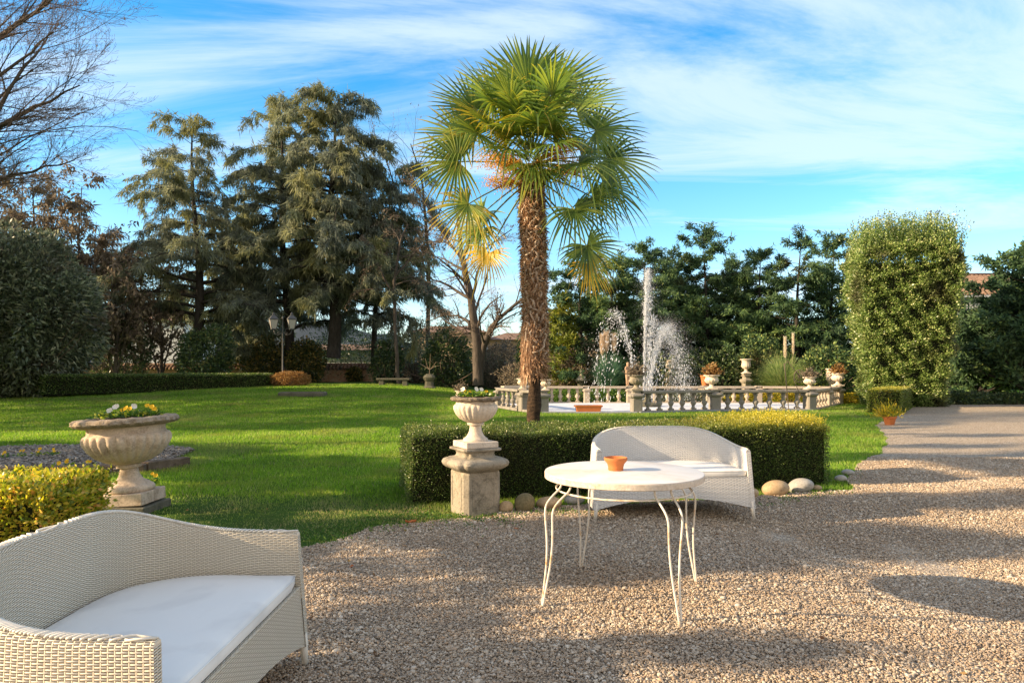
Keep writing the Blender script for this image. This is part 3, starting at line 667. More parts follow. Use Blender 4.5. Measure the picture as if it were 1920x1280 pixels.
def urn(name, loc, rows, mats, label, tilt=0, rz=0, flutes=24, n=96, plinth=None, group=None, cat='urn', soil=None, scale=1.0):
    t = empty(name, loc, label, cat, group, rz, tilt); t.scale = (scale,) * 3
    for nm, prof in rows:
        k = 'rim' if nm == 'rim' else nm
        o = MB().lathe(prof, n, flutes=flutes).build(nm, mats.get(nm, mats['all']), t, sharp=50)
        if nm == 'rim' and n > 60:              # chipped rope moulding
            me = o.data; c = np.empty(len(me.vertices) * 3, np.float32); me.vertices.foreach_get('co', c); c = c.reshape(-1, 3)
            an = np.arctan2(c[:, 1], c[:, 0]); f = 1 + .018 * np.sin(an * 30 + c[:, 2] * 90) + .014 * vnoise(c, 26, 4); c[:, 0] *= f; c[:, 1] *= f; c[:, 2] += .006 * vnoise(c, 18, 8); me.vertices.foreach_set('co', c.ravel()); me.update()
    for (hx, z0, z1) in (plinth or []):
        MB().box(-hx, hx, -hx, hx, z0, z1).build('plinth', mats.get('plinth', mats['all']), t, bevel=.008)
    if soil:
        r_, z = soil; V = [(0, 0, z + .02)]; Fs = []
        m_ = 40
        for j, q in enumerate((.35, .7, 1.0)):
            for k in range(m_): an = 2 * PI * k / m_; V.append((r_ * q * math.cos(an), r_ * q * math.sin(an), z + .018 * (1 - q) + .008 * math.sin(k * 2.3 + j * 4)))
        for k in range(m_): Fs.append((0, 1 + k, 1 + (k + 1) % m_))
        for j in range(2):
            for k in range(m_): Fs.append((1 + j * m_ + k, 1 + (j + 1) * m_ + k, 1 + (j + 1) * m_ + (k + 1) % m_, 1 + j * m_ + (k + 1) % m_))
        MB().add(V, Fs).build('soil', M['soil'], t)
    return t
# big tan urn by the lawn
bx, by = xat(246, 6.62), 6.62
urn('garden_urn', (bx, by, g1(bx, by) + .075), [
    ('foot', [(.205, .115), (.215, .125), (.218, .150), (.205, .172), (.19, .180), (.165, .20), (.122, .225), (.094, .265), (.082, .31), (.078, .335), (.086, .340), (.106, .345), (.110, .362), (.104, .376), (.09, .38)]),
    ('bowl', [(.085, .375), (.13, .385, .03), (.21, .41, .09), (.29, .46, .12), (.350, .525, .125), (.386, .59, .12), (.390, .635, .10), (.375, .665, .03), (.355, .675), (.342, .685), (.337, .715), (.342, .745), (.36, .755)]),
    ('rim', [(.34, .746), (.39, .75), (.44, .762), (.462, .785), (.456, .812), (.43, .828), (.39, .832), (.36, .824), (.34, .80)])],
    {'all': M['urn_tan'], 'rim': M['rim_light']}, 'largest urn, tan fluted stone with dark chipped rim, on the lawn behind the near sofa', tilt=R(-3.5), flutes=26, n=182, plinth=[(.225, .0, .115)], soil=(.375, .815))
MB().box(-.26, .26, -.26, .26, -.06, .073).build('stone_slab', M['slab'], loc=(bx, by, g1(bx, by)), bevel=.01)
tag(bpy.data.objects['stone_slab'], 'square mossy stone slab under the foot of the large tan urn', 'slab')
zt = g1(bx, by) + .915
for i, (dx, dy, rx, nn, w_, y_, lb) in enumerate([(-.08, .02, .07, 130, 2, 1, 'leafy primrose with large white bloom in the large tan urn'), (.10, -.02, .08, 150, 1, 2, 'variegated plant with pale and yellow blooms in the middle of the large tan urn'), (.24, 0, .05, 110, 0, 3, 'orange yellow primrose near the far edge of the large tan urn'), (-.22, .0, .04, 70, 0, 0, 'small leafy seedling without blooms at the edge of the large tan urn')]):
    flowers((bx - .045 + dx, by + dy, zt - .02 + dx * .06), rx, nn, lb, 'plant', 40 + i, white=w_, yellow=y_, h=.085, scale=1.35)

# pedestal with the white urn in front of the hedge
px_, py_ = xat(891, 6.55), 6.55
def chamfer(c):
    return [(1, -1 + c), (1, 1 - c), (1 - c, 1), (-1 + c, 1), (-1, 1 - c), (-1, -1 + c), (-1 + c, -1), (1 - c, -1)]
def wavy_plan(n=96, ex=5, dent=.10):
    P = []
    for k in range(n):
        a = 2 * PI * k / n; c_, s_ = math.cos(a), math.sin(a); r_ = (abs(c_) ** ex + abs(s_) ** ex) ** (-1 / ex)
        r_ *= 1 - dent * math.exp(-((((a - PI / 4) % (PI / 2)) - 0) / .09) ** 2) - dent * math.exp(-((((a - PI / 4) % (PI / 2)) - PI / 2) / .09) ** 2); P.append((r_ * c_, r_ * s_))
    return P
def pedestal_parts(t, m_, rot, k=1.0, kz=1.0, panel=True):
    MB().loft(chamfer(.22), [(.185 * k, 0), (.19 * k, .01 * kz), (.19 * k, .40 * kz), (.183 * k, .42 * kz)], rot=rot).build('shaft', m_, t, bevel=.006)
    if panel:
        mb = MB()
        for q in range(4):
            Mx = Matrix.Rotation(rot + q * PI / 2, 4, 'Z'); X = .1905 * k
            for (a0, a1, z0, z1) in ((-.115, -.105, .07, .37), (.105, .115, .07, .37), (-.105, .105, .07, .08), (-.105, .105, .36, .37)):
                mb.box(X - .004, X + .004, a0 * k, a1 * k, z0 * kz, z1 * kz, Mx)
        mb.build('panel_moulding', m_, t, bevel=.002)
    MB().loft(wavy_plan(), [(.17 * k, .40 * kz), (.20 * k, .425 * kz), (.245 * k, .445 * kz), (.272 * k, .47 * kz), (.28 * k, .495 * kz), (.268 * k, .52 * kz), (.24 * k, .535 * kz), (.215 * k, .54 * kz), (.18 * k, .545 * kz), (.162 * k, .56 * kz), (.155 * k, .58 * kz), (.165 * k, .605 * kz), (.18 * k, .612 * kz)], rot=rot, smooth=True).build('capital', m_, t, sharp=45)
    MB().loft(chamfer(.12), [(.185 * k, .610 * kz), (.195 * k, .615 * kz), (.195 * k, .632 * kz), (.185 * k, .636 * kz)], rot=rot).build('top_slab', m_, t, bevel=.004)
t = empty('stone_pedestal', (px_, py_, -.01), 'squat grey stone pedestal with bulging cap carrying the white urn before the hedge', 'pedestal')
pedestal_parts(t, M['pedestal'], R(28))
urn('garden_urn', (px_ + .003, py_, .627), [
    ('foot', [(.118, .058), (.120, .075), (.112, .085), (.10, .09), (.078, .115), (.062, .150), (.056, .185), (.055, .205), (.063, .208), (.078, .212), (.080, .232), (.07, .238)]),
    ('bowl', [(.06, .236), (.10, .243, .02), (.155, .272, .06), (.192, .315, .08), (.213, .360, .08), (.214, .388, .07), (.203, .405, .03), (.192, .408), (.188, .412), (.187, .430), (.196, .440)]),
    ('rim', [(.18, .436), (.205, .438), (.232, .446), (.241, .458), (.238, .472), (.222, .480), (.195, .482), (.18, .47)])],
    {'all': M['marble'], 'rim': M['rim_stone']}, 'white fluted urn with pansies on the squat pedestal before the hedge', flutes=24, n=168, plinth=[(.165, 0, .058)], rz=R(28), soil=(.19, .472))
for i, (dx, w_, y_, lb) in enumerate([(-.08, 1, 2, 'leafy pansy with yellow bloom in the white pedestal urn'), (.01, 2, 0, 'pansy with large white bloom in the middle of the white pedestal urn'), (.10, 0, 1, 'leafy bedding plant with a pale tip at one edge of the white pedestal urn')]):
    flowers((px_ + dx, py_ - .02, 1.10), .045, 110, lb, 'plant', 60 + i, white=w_, yellow=y_, h=.06, scale=1.0)

# ================================================================== hedges
def box_hedge_pts(n, c, ux, uy, hx, hy, z0, z1, r, wob=.03, taper=0.0, topf=1.0, seed=0):
    """surface points and outward normals of a clipped block"""
    A = np.array([2 * hy * (z1 - z0)] * 2 + [2 * hx * (z1 - z0)] * 2 + [4 * hx * hy * topf]); A = A / A.sum(); f = r.choice(5, n, p=A); u = r.uniform(-1, 1, n); v = r.uniform(0, 1, n); w_ = r.uniform(-1, 1, n)
    X = np.where(f == 0, 1, np.where(f == 1, -1, u)) * hx; Y = np.where(f == 2, 1, np.where(f == 3, -1, w_)) * hy
    Y = np.where((f < 2), w_ * hy, Y); Z = np.where(f == 4, z1, z0 + v * (z1 - z0))
    Nn = np.zeros((n, 3)); Nn[f == 0, 0] = 1; Nn[f == 1, 0] = -1; Nn[f == 2, 1] = 1; Nn[f == 3, 1] = -1; Nn[f == 4, 2] = 1
    k = 1 - taper * (1 - (Z - z0) / (z1 - z0)); X = X * k; Y = Y * k
    Z = Z - (z1 > 3) * .5 * np.abs(X / hx) ** 5 * (Z / z1); P = np.stack([X, Y, Z], -1); P += Nn * (wob * vnoise(P, 3.0, seed) + r.normal(0, wob * .35, n))[:, None]
    ed = .05; 
    W = np.stack([c[0] + P[:, 0] * ux[0] + P[:, 1] * uy[0], c[1] + P[:, 0] * ux[1] + P[:, 1] * uy[1], c[2] + P[:, 2]], -1)
    NW = np.stack([Nn[:, 0] * ux[0] + Nn[:, 1] * uy[0], Nn[:, 0] * ux[1] + Nn[:, 1] * uy[1], Nn[:, 2]], -1)
    return W, NW, f, P
def hedge(name, a, b, depth, z0, z1, n, m_, ll, lw, label, cat='hedge', wob=.03, taper=0.0, shoot=None, seed=0, core=True, tipf=None, group=None, depth2=None, topf=1.0):
    r = np.random.default_rng(seed); a = np.array(a); b = np.array(b); ux = (b - a) / np.linalg.norm(b - a); uy = np.array([-ux[1], ux[0]]); hx = np.linalg.norm(b - a) / 2; hy = depth / 2
    cc = (a + b) / 2 + uy * hy; base = g1(*cc); c = (cc[0], cc[1], base)
    t = empty(name, (cc[0], cc[1], base), label, cat, group)
    W, NW, f, P = box_hedge_pts(n, c, ux, uy, hx, hy, z0, z1, r, wob, taper, topf, seed)
    if depth2 is not None:
        W = W.copy()
    D = NW * .9 + unit_dirs(n, r) * .75; D[:, 2] += .35; W = W - NW * r.exponential(.012 + ll * .3, n)[:, None]
    V = leaf_quads(W - np.array([cc[0], cc[1], base]), D, ll * r.uniform(.6, 1.3, n), lw * r.uniform(.7, 1.2, n), r=r)
    tip = tipf(W, f, r) if tipf else np.zeros(n)
    if shoot:
        ns_, hgt, fn = shoot; u = r.uniform(-hx, hx, ns_); v = r.uniform(-hy, hy, ns_); keep = r.random(ns_) < fn(u / hx); u, v = u[keep], v[keep]; VV = []; tt = []
        bx_ = np.stack([c[0] + u * ux[0] + v * uy[0] - cc[0], c[1] + u * ux[1] + v * uy[1] - cc[1], z1 - .01 - (z1 > 3) * .5 * np.abs(u / hx) ** 5], -1)
        hh = hgt * r.uniform(.3, 1.1, len(u)) * (.4 + .6 * fn(u / hx)); ld = np.stack([r.normal(0, .25, len(u)), r.normal(0, .25, len(u)), np.ones(len(u))], -1)
        KS = 16 if hgt > .5 else 9
        for k in range(KS):
            q = (k + .5) / KS; P0 = bx_ + ld * (hh * q)[:, None]; Dk = unit_dirs(len(u), r); Dk[:, 2] = np.abs(Dk[:, 2]) * .6 + .5
            VV.append(leaf_quads(P0, Dk, ll * r.uniform(.7, 1.2, len(u)), lw * r.uniform(.7, 1.2, len(u)), r=r)); tt.append(np.clip(fn(u / hx) * (.6 + .6 * q) * r.uniform(.5, 1.3, len(u)), 0, 1))
        V = np.concatenate([V] + VV); tip = np.concatenate([tip] + tt)
    leaves_obj('leaves', V, m_, t, tip=tip, r=r)
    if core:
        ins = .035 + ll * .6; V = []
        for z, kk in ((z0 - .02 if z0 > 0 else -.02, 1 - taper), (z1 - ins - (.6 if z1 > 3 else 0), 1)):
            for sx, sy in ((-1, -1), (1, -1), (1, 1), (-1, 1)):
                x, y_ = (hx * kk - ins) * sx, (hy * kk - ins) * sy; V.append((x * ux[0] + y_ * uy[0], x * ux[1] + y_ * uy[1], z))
        MB().add(V, [(3, 2, 1, 0), (4, 5, 6, 7), (0, 1, 5, 4), (1, 2, 6, 5), (2, 3, 7, 6), (3, 0, 4, 7)], smooth=False).build('light_blocking_core', M['hedge_core'], t)  # plain dark box added inside the leaves to block light
    return t
M['hedge_core'] = m_plain('dark_core', (.022, .024, .014), 1, .05, .5, 20)
def tip_main(W, f, r):
    s = np.clip((W[:, 0] + 1.1) / 4.8, 0, 1); top = (f == 4); z = np.clip((W[:, 2] - .45) / .27, 0, 1)
    return np.clip((np.where(top, .35, .0) + z * .35) * (.08 + .92 * s ** 3.2) * .9 * r.uniform(.1, 1.4, len(W)) + (f == 0) * z * .6 * r.random(len(W)), 0, 1)
hedge('box_hedge', (-1.05, 6.92), (3.72, 7.98), 1.02, 0, .70, int(150000 * FOL), M['box'], .021, .012, 'long clipped dark green hedge with yellow new growth at one end, behind the white sofa', seed=3,
      wob=.04, shoot=(7000, .17, lambda u: .10 + .90 * sstep(.25, .85, u)), tipf=tip_main, topf=1.3)
# near yellow-green hedge at the left edge
hedge('euonymus_hedge', (-5.6, 4.30), (-2.98, 4.36), .72, 0, .56, int(46000 * FOL), M['yellow_leaf'], .036, .02, 'bright yellow green leafy hedge between the near sofa and the large tan urn', seed=5, wob=.08,
      shoot=(2600, .12, lambda u: np.full_like(u, .8)), topf=1.2)
hedge('clipped_hedge', (-17.5, 25.6), (-11.7, 33.5), 1.1, 0, .72, int(30000 * FOL), M['box'], .06, .04, 'long low dark hedge at the far side of the lawn beside the big shrub', seed=6, wob=.03)
hedge('box_hedge', (11.75, 20.6), (14.2, 24.3), .9, 0, .72, int(36000 * FOL), M['box_lit'] if 'box_lit' in M else M['box'], .045, .028, 'short block of clipped hedge beside the gravel at the foot of the tall hedge', seed=7, wob=.03,
      tipf=lambda W, f, r: np.clip((f == 4) * .5 * r.uniform(.2, 1.2, len(W)) + .15 * r.random(len(W)), 0, 1))
# tall tapered laurel screen
x0, x1 = xat(1606, 24.5), xat(1806, 24.5)
hedge('laurel_screen', (12.6, 24.9), (16.0, 24.1), 1.9, 0, 5.9, int(150000 * FOL), M['laurel'], .09, .046, 'tall block of laurel wider at the top with ragged upright shoots, beside the gravel', seed=8, wob=.24, taper=.34,
      shoot=(1500, 1.25, lambda u: np.full_like(u, .9)), tipf=lambda W, f, r: np.zeros(len(W)))

# ================================================================== boulders at the hedge foot
def boulder(px, py, wpx, hpx, m_, label, seed, rz=0, d=None):
    x, y_ = gp(px, py); k = F / y_; rx, rzz = wpx / 2 / k, hpx / 2 / k; bm = bmesh.new(); bmesh.ops.create_icosphere(bm, subdivisions=4, radius=1)
    r = random.Random(seed); C = [Vector((r.gauss(0, 1), r.gauss(0, 1), r.gauss(0, 1))).normalized() for _ in range(7)]
    for v_ in bm.verts:
        p = v_.co.copy(); f = 1
        for q in C: f -= .10 * max(0, p.dot(q) - .55)
        v_.co = Vector((p.x * rx * f, p.y * rx * .75 * f, p.z * rzz * f)); v_.co.x += .12 * v_.co.z * r.choice([1])
    for f_ in bm.faces: f_.smooth = True
    me = bpy.data.meshes.new('boulder'); bm.to_mesh(me); bm.free(); me.materials.append(m_); o = bpy.data.objects.new('boulder', me); COL.objects.link(o)
    o.location = (x, y_ + rx * .4, g1(x, y_) + rzz * .82); o.rotation_euler = (0, R(r.uniform(-8, 8)), rz); tag(o, label, 'boulder', 'boulders at the foot of the hedge'); return o
boulder(949, 963, 27, 27, M['boulder_tan'], 'small pale tan boulder touching the stone pedestal', 1)
boulder(983, 962, 42, 40, M['boulder_moss'], 'mossy round boulder with tuft of green, near the pedestal', 2)
boulder(1030, 956, 52, 26, M['boulder_tan'], 'flat tan boulder behind the table leg, beside the mossy one', 3)
boulder(1078, 948, 40, 22, M['boulder_grey'], 'low grey boulder half hidden by the white sofa', 4)
boulder(1408, 936, 34, 22, M['boulder_tan'], 'small tan boulder next to the white sofa leg', 5)
boulder(1458, 931, 52, 34, M['boulder_tan'], 'ochre rounded boulder, biggest at the hedge foot', 6)
boulder(1505, 925, 50, 30, M['boulder_grey'], 'smooth pale grey boulder beside the ochre one', 7)
boulder(1534, 921, 18, 13, M['boulder_tan'], 'small brown stone beyond the pale grey boulder', 8)
boulder(1578, 905, 24, 15, M['boulder_grey'], 'whitish broken stone at the hedge corner, nearer of two', 9)
boulder(1592, 893, 24, 15, M['boulder_grey'], 'whitish broken stone at the hedge corner, farther of two', 10)

# weeds along the gravel edge and hedge foot
P = []
for (pa, pb, n, s) in (((770, 965), (935, 985), 1500, .14), ((560, 1010), (800, 975), 1400, .16), ((940, 968), (1120, 962), 500, .10), ((1410, 950), (1580, 925), 500, .09), ((1560, 925), (1610, 880), 260, .12)):
    a, b = np.array(gp(*pa)), np.array(gp(*pb)); tt = rng.random(n)[:, None]; q = a + (b - a) * tt + rng.normal(0, s, (n, 2)); P.append(q)
P = np.concatenate(P); cl = vnoise(P, 6, 2) > -.15; P = P[cl]; n = len(P)
P3 = np.stack([P[:, 0], P[:, 1], gz(P[:, 0], P[:, 1]) + rng.uniform(0, .035, n)], -1); D = unit_dirs(n); D[:, 2] = np.abs(D[:, 2]) + .3
o = leaves_obj('weeds', leaf_quads(P3, D, rng.uniform(.012, .032, n), rng.uniform(.008, .018, n)), M['weed']); tag(o, 'low green weeds creeping over the gravel edge at the hedge foot', 'weeds', kind='stuff')
# scattered leaf litter
n = 260; x, y = frustum_pts(n, 3.0, 20, .6); P3 = np.stack([x, y, gz(x, y) + .032], -1); D = unit_dirs(n); D[:, 2] *= .25
o = leaves_obj('leaf_litter', leaf_quads(P3, D, rng.uniform(.02, .05, n), rng.uniform(.012, .03, n), up=np.array([0, 0, 1.0]) * 0 + np.array([0, 0, 1.0]), droop=.1), M['russet']); tag(o, 'small withered leaves scattered over gravel and lawn', 'fallen leaves', kind='stuff')
# fallen leaves
for i, (px, py, lb) in enumerate([(770, 987, 'curled brown fallen leaf on the gravel near the weeds'), (967, 995, 'small orange fallen leaf on the shaded gravel'), (659, 1070, 'tiny orange fallen leaf on the sunny gravel strip')]):
    x, y_ = gp(px, py); V = []; Fs = []
    for a in range(7):
        for b in range(5): u, v_ = a / 6 * 2 - 1, b / 4 * 2 - 1; V.append((u * .05, v_ * .022 * (1 - u * u) ** .5, .012 + .018 * v_ * v_ + .012 * u * u + .004 * math.sin(a * 2)))
    for a in range(6):
        for b in range(4): Fs.append((a * 5 + b, a * 5 + b + 1, (a + 1) * 5 + b + 1, (a + 1) * 5 + b))
    o = MB().add(V, Fs).build('fallen_leaf', M['russet_flat'] if 'russet_flat' in M else M['terracotta'], loc=(x, y_, g1(x, y_) + .012), rz=i * 2.1 + .4); o.scale = ((1, 1, 1), (.5, .5, .5), (.5, .5, .5))[i]; tag(o, lb, 'leaf')

# ================================================================== flower bed with chippings and timber edging
bedc = poly_sheet('bed_soil', BED, .012, M['soil'], 1, xr=(0, -1), yr=(0, -1)); tag(bedc, kind='structure')
n = int(16000); x = rng.uniform(-9.6, -4.8, n); y = rng.uniform(8.7, 11.8, n); k = inpoly(x, y, BED * [1, 1]); x, y = x[k], y[k]
o = scatter_inst('bed_chippings', np.stack([x, y, gz(x, y) + .02 + .05 * rng.random(len(x))], -1), rng.uniform(.012, .028, len(x)), M['slate'], seed=4, sub=1); tag(o, 'grey stone chippings filling the flower bed', 'chippings', kind='stuff')
for i, (a, b, hh, lb) in enumerate([(gp(278, 884), gp(357, 873), .13, 'weathered timber edging beam at the open end of the flower bed'), (gp(-10, 893), gp(270, 886), .10, 'long weathered timber beam along the near side of the flower bed')]):
    a, b = Vector((*a, 0)), Vector((*b, 0)); ln = (b - a).length; an = math.atan2((b - a).y, (b - a).x)
    o = MB().box(0, ln, 0, .16, -.03, hh).build('timber_edging', M['timber'], loc=(a.x, a.y, g1(a.x, a.y)), bevel=.012, rz=an); tag(o, lb, 'edging')
pan = [(28, 851, 'far row of the bed, leftmost'), (48, 849, 'far row of the bed, second'), (101, 848, 'far row of the bed, nearest the large urn')]
for i, (px, py, lb) in enumerate([(10, 858, 'small yellow pansy at the far left end of the flower bed'), (40, 856, 'small yellow pansy, second along the far edge of the flower bed'), (73, 855, 'small yellow pansy, third along the far edge of the flower bed'), (101, 854, 'taller yellow pansy at the far edge of the flower bed beside the large urn'),
                           (110, 878, 'yellow pansy among the grey chippings in the middle of the bed'), (133, 876, 'yellow pansy among the chippings, next to the middle one'), (170, 874, 'pair of yellow pansies in the bed closest to the large urn'), (18, 894, 'orange pansy by the near timber, at the far left'), (54, 898, 'dark eyed orange pansy just above the yellow hedge'), (287, 905, 'single yellow flower in the grass beside the large urn foot')]):
    x, y_ = gp(px, py + 8); flowers((x, y_, g1(x, y_) + .03), .035, 40, lb, 'pansy', 80 + i, white=0, yellow=2, h=.10, scale=1.3, group='pansies in the flower bed')
# ================================================================== palm
def tube_set(name, paths, m_, parent=None, n=5):
    """many tapering tubes in one mesh. paths: list of (pts (k,3), radii (k,))"""
    Vs = []; Fs = []; b = 0; ang = np.arange(n) * 2 * PI / n; ca, sa = np.cos(ang), np.sin(ang)
    for pts, rad in paths:
        pts = np.asarray(pts, float); rad = np.asarray(rad, float); k = len(pts); T = np.gradient(pts, axis=0); T = nrm(T)
        ref = np.array([0, 0, 1.0]) if abs(T[0, 2]) < .9 else np.array([1.0, 0, 0]); A = nrm(ref - T * (T @ ref)[:, None]); B = np.cross(T, A)
        V = pts[:, None, :] + (A[:, None, :] * ca[None, :, None] + B[:, None, :] * sa[None, :, None]) * rad[:, None, None]
        Vs.append(V.reshape(-1, 3)); i = (np.arange(k - 1)[:, None] * n + np.arange(n)[None, :]); j = (np.arange(k - 1)[:, None] * n + (np.arange(n)[None, :] + 1) % n)
        Fs.append(np.stack([i, j, j + n, i + n], -1).reshape(-1, 4) + b); b += k * n
    return obj_np(name, np.concatenate(Vs), np.concatenate(Fs), m_, parent, smooth=True)
PX, PY = xat(1001, 9.3), 9.3
palm = empty('palm_tree', (PX, PY, 0), 'tall fan palm with shaggy brown trunk growing behind the clipped hedge', 'tree')
TOPZ = 4.05
zs = np.linspace(-.05, TOPZ + .1, 60); rad = np.where(zs < 1.2, .088, .088 + .035 * sstep(1.2, 1.9, zs)) + .01 * np.sin(zs * 9); rad = rad * (1 - .15 * sstep(3.8, 4.1, zs))
axx = lambda z: -.02 + .035 * np.sin(z * .9)
P = np.stack([axx(zs), 0 * zs, zs], -1)
tr = tube_set('trunk', [(P, rad)], M['palm_trunk'], palm, 20)
me = tr.data; c = np.empty(len(me.vertices) * 3, np.float32); me.vertices.foreach_get('co', c); c = c.reshape(-1, 3); c[:, :2] += (vnoise(c, 9, 3) * .012)[:, None] * nrm(c[:, :2] + 1e-6); me.vertices.foreach_set('co', c.ravel())
# persistent leaf bases
r = np.random.default_rng(21); paths = []
nb = 250
for i in range(nb):
    z = 1.5 + (TOPZ - 1.5) * i / nb; a = i * 2.39996; rr = .105 + .02 * r.random(); cx_ = float(axx(z)); o_ = np.array([math.cos(a), math.sin(a), 0]); s_ = np.array([-math.sin(a), math.cos(a), 0])
    p = [np.array([cx_, 0, z - .04]) + o_ * rr, np.array([cx_, 0, z + .02]) + o_ * (rr + .035), np.array([cx_, 0, z + .07]) + o_ * (rr + .05 + .02 * r.random()) + s_ * r.normal(0, .03), np.array([cx_, 0, z + .10 + .03 * r.random()]) + o_ * (rr + .03) + s_ * r.normal(0, .06)]
    paths.append((p, [.024, .020, .014, .006]))
tube_set('leaf_bases', paths, M['leaf_base'], palm, 5)
n = 9000; z = r.uniform(1.25, TOPZ + .05, n); a = r.uniform(0, 2 * PI, n); rr = .125 + r.uniform(0, .035, n); Pn = np.stack([axx(z) + rr * np.cos(a), rr * np.sin(a), z], -1)
D = np.stack([np.cos(a) * .35 + r.normal(0, .35, n), np.sin(a) * .35 + r.normal(0, .35, n), r.normal(-.1, .75, n)], -1); V1 = leaf_quads(Pn, D, r.uniform(.05, .12, n), r.uniform(.006, .022, n), droop=.2, r=r)
# hanging fibre skirt on one side
n = 1300; a = r.normal(3.75, .5, n); z = r.uniform(1.4, 2.05, n) ; rr = .125 + r.uniform(0, .04, n); Pn = np.stack([axx(z) + rr * np.cos(a), rr * np.sin(a), z], -1)
D = np.stack([np.cos(a) * .08 + r.normal(-.02, .05, n), np.sin(a) * .1 + r.normal(0, .05, n), -np.ones(n)], -1); lc = np.where(r.random(n) < .5, r.uniform(.12, .40, n) * np.clip(1.4 - np.abs(a - 3.75), .2, 1), r.uniform(.05, .16, n)); V2 = leaf_quads(Pn, D, lc, r.uniform(.01, .03, n), r=r)
leaves_obj('bark_fibre', np.concatenate([V1, V2]), M['fibre'], palm, rnd=np.concatenate([r.random(9000) * .85, np.clip(r.normal(.7, .2, n), 0, 1)]), r=r)
def frond(az, el, pet, rad_, old=0.0, droop=.5, seed=0, base=None, twist=0, spread=128):
    """fan leaf: petiole then a pleated fan of pointed segments"""
    r = np.random.default_rng(seed); d = np.array([math.cos(az) * math.cos(el), math.sin(az) * math.cos(el), math.sin(el)]); b = np.array([float(axx(TOPZ)), 0, TOPZ + .05 + .32 * math.sin(el)]) + np.array([math.cos(az), math.sin(az), 0]) * .06 if base is None else np.array(base)
    k = 8; P = [b + d * pet * q - np.array([0, 0, 1]) * droop * .35 * pet * q * q for q in np.linspace(0, 1, k)]
    t = P[-1] - P[-2]; t /= np.linalg.norm(t); up = np.array([0, 0, 1.0]); s = np.cross(t, up); s /= max(np.linalg.norm(s), 1e-6); nn = np.cross(s, t)
    cs, sn = math.cos(twist), math.sin(twist); s, nn = s * cs + nn * sn, nn * cs - s * sn
    hub = P[-1]; V = []; Fs = []; tip = []; rn = []; ns = 32
    for i in range(ns):
        th = R(-spread + 2 * spread * i / (ns - 1)) + r.normal(0, .012); ln = rad_ * (.72 + .28 * math.cos(th * .6)) * r.uniform(.93, 1.04)
        dv = t * math.cos(th) + s * math.sin(th) + nn * .12 * abs(math.sin(th)); dv /= np.linalg.norm(dv); sv = np.cross(dv, nn); sv /= np.linalg.norm(sv); fold = np.cross(sv, dv); dr = droop * r.uniform(.6, 1.4); b0 = len(V)
        hang = r.random() < .25 + .3 * old; shade = r.random() * .7 + .25 * old
        for j, q in enumerate((.0, .25, .5, .72, .88, 1.0)):
            wv = (.004, .017, .020, .014, .008, .001)[j] * (rad_ / .8) ; g = dr * ln * .5 * q ** 3 * (1.9 if hang and q > .6 else 1)
            c_ = hub + dv * ln * q; c_ = c_ - np.array([0, 0, 1]) * g; lift = fold * wv * .55 * (1 if i % 2 else -1) * 0 + fold * wv * .5
            V += [c_ - sv * wv + lift, c_, c_ + sv * wv + lift]
        for j in range(5):
            for h in (0, 1):
                a0 = b0 + j * 3 + h; Fs.append((a0, a0 + 1, a0 + 4, a0 + 3)); rn.append(shade); tip.append(min(1, max(0, old * 1.3 - (1 - (j / 4)) * (1.1 - .6 * old) + r.normal(0, .12)) if old > .02 else 0))
    o = obj_np('frond', V, Fs, M['palm'], palm, rnd=rn, tip=tip)
    pt = tube_set('petiole', [(P, np.linspace(.014, .008, k))], M['petiole'], None, 6); pt.parent = o
    return o
M['petiole'] = m_plain('palm_petiole', (.16, .20, .05), .5, .4, .3)
sd = 0; SKIP = (14, 18, 32, 21, 26, 37, 38, 39)
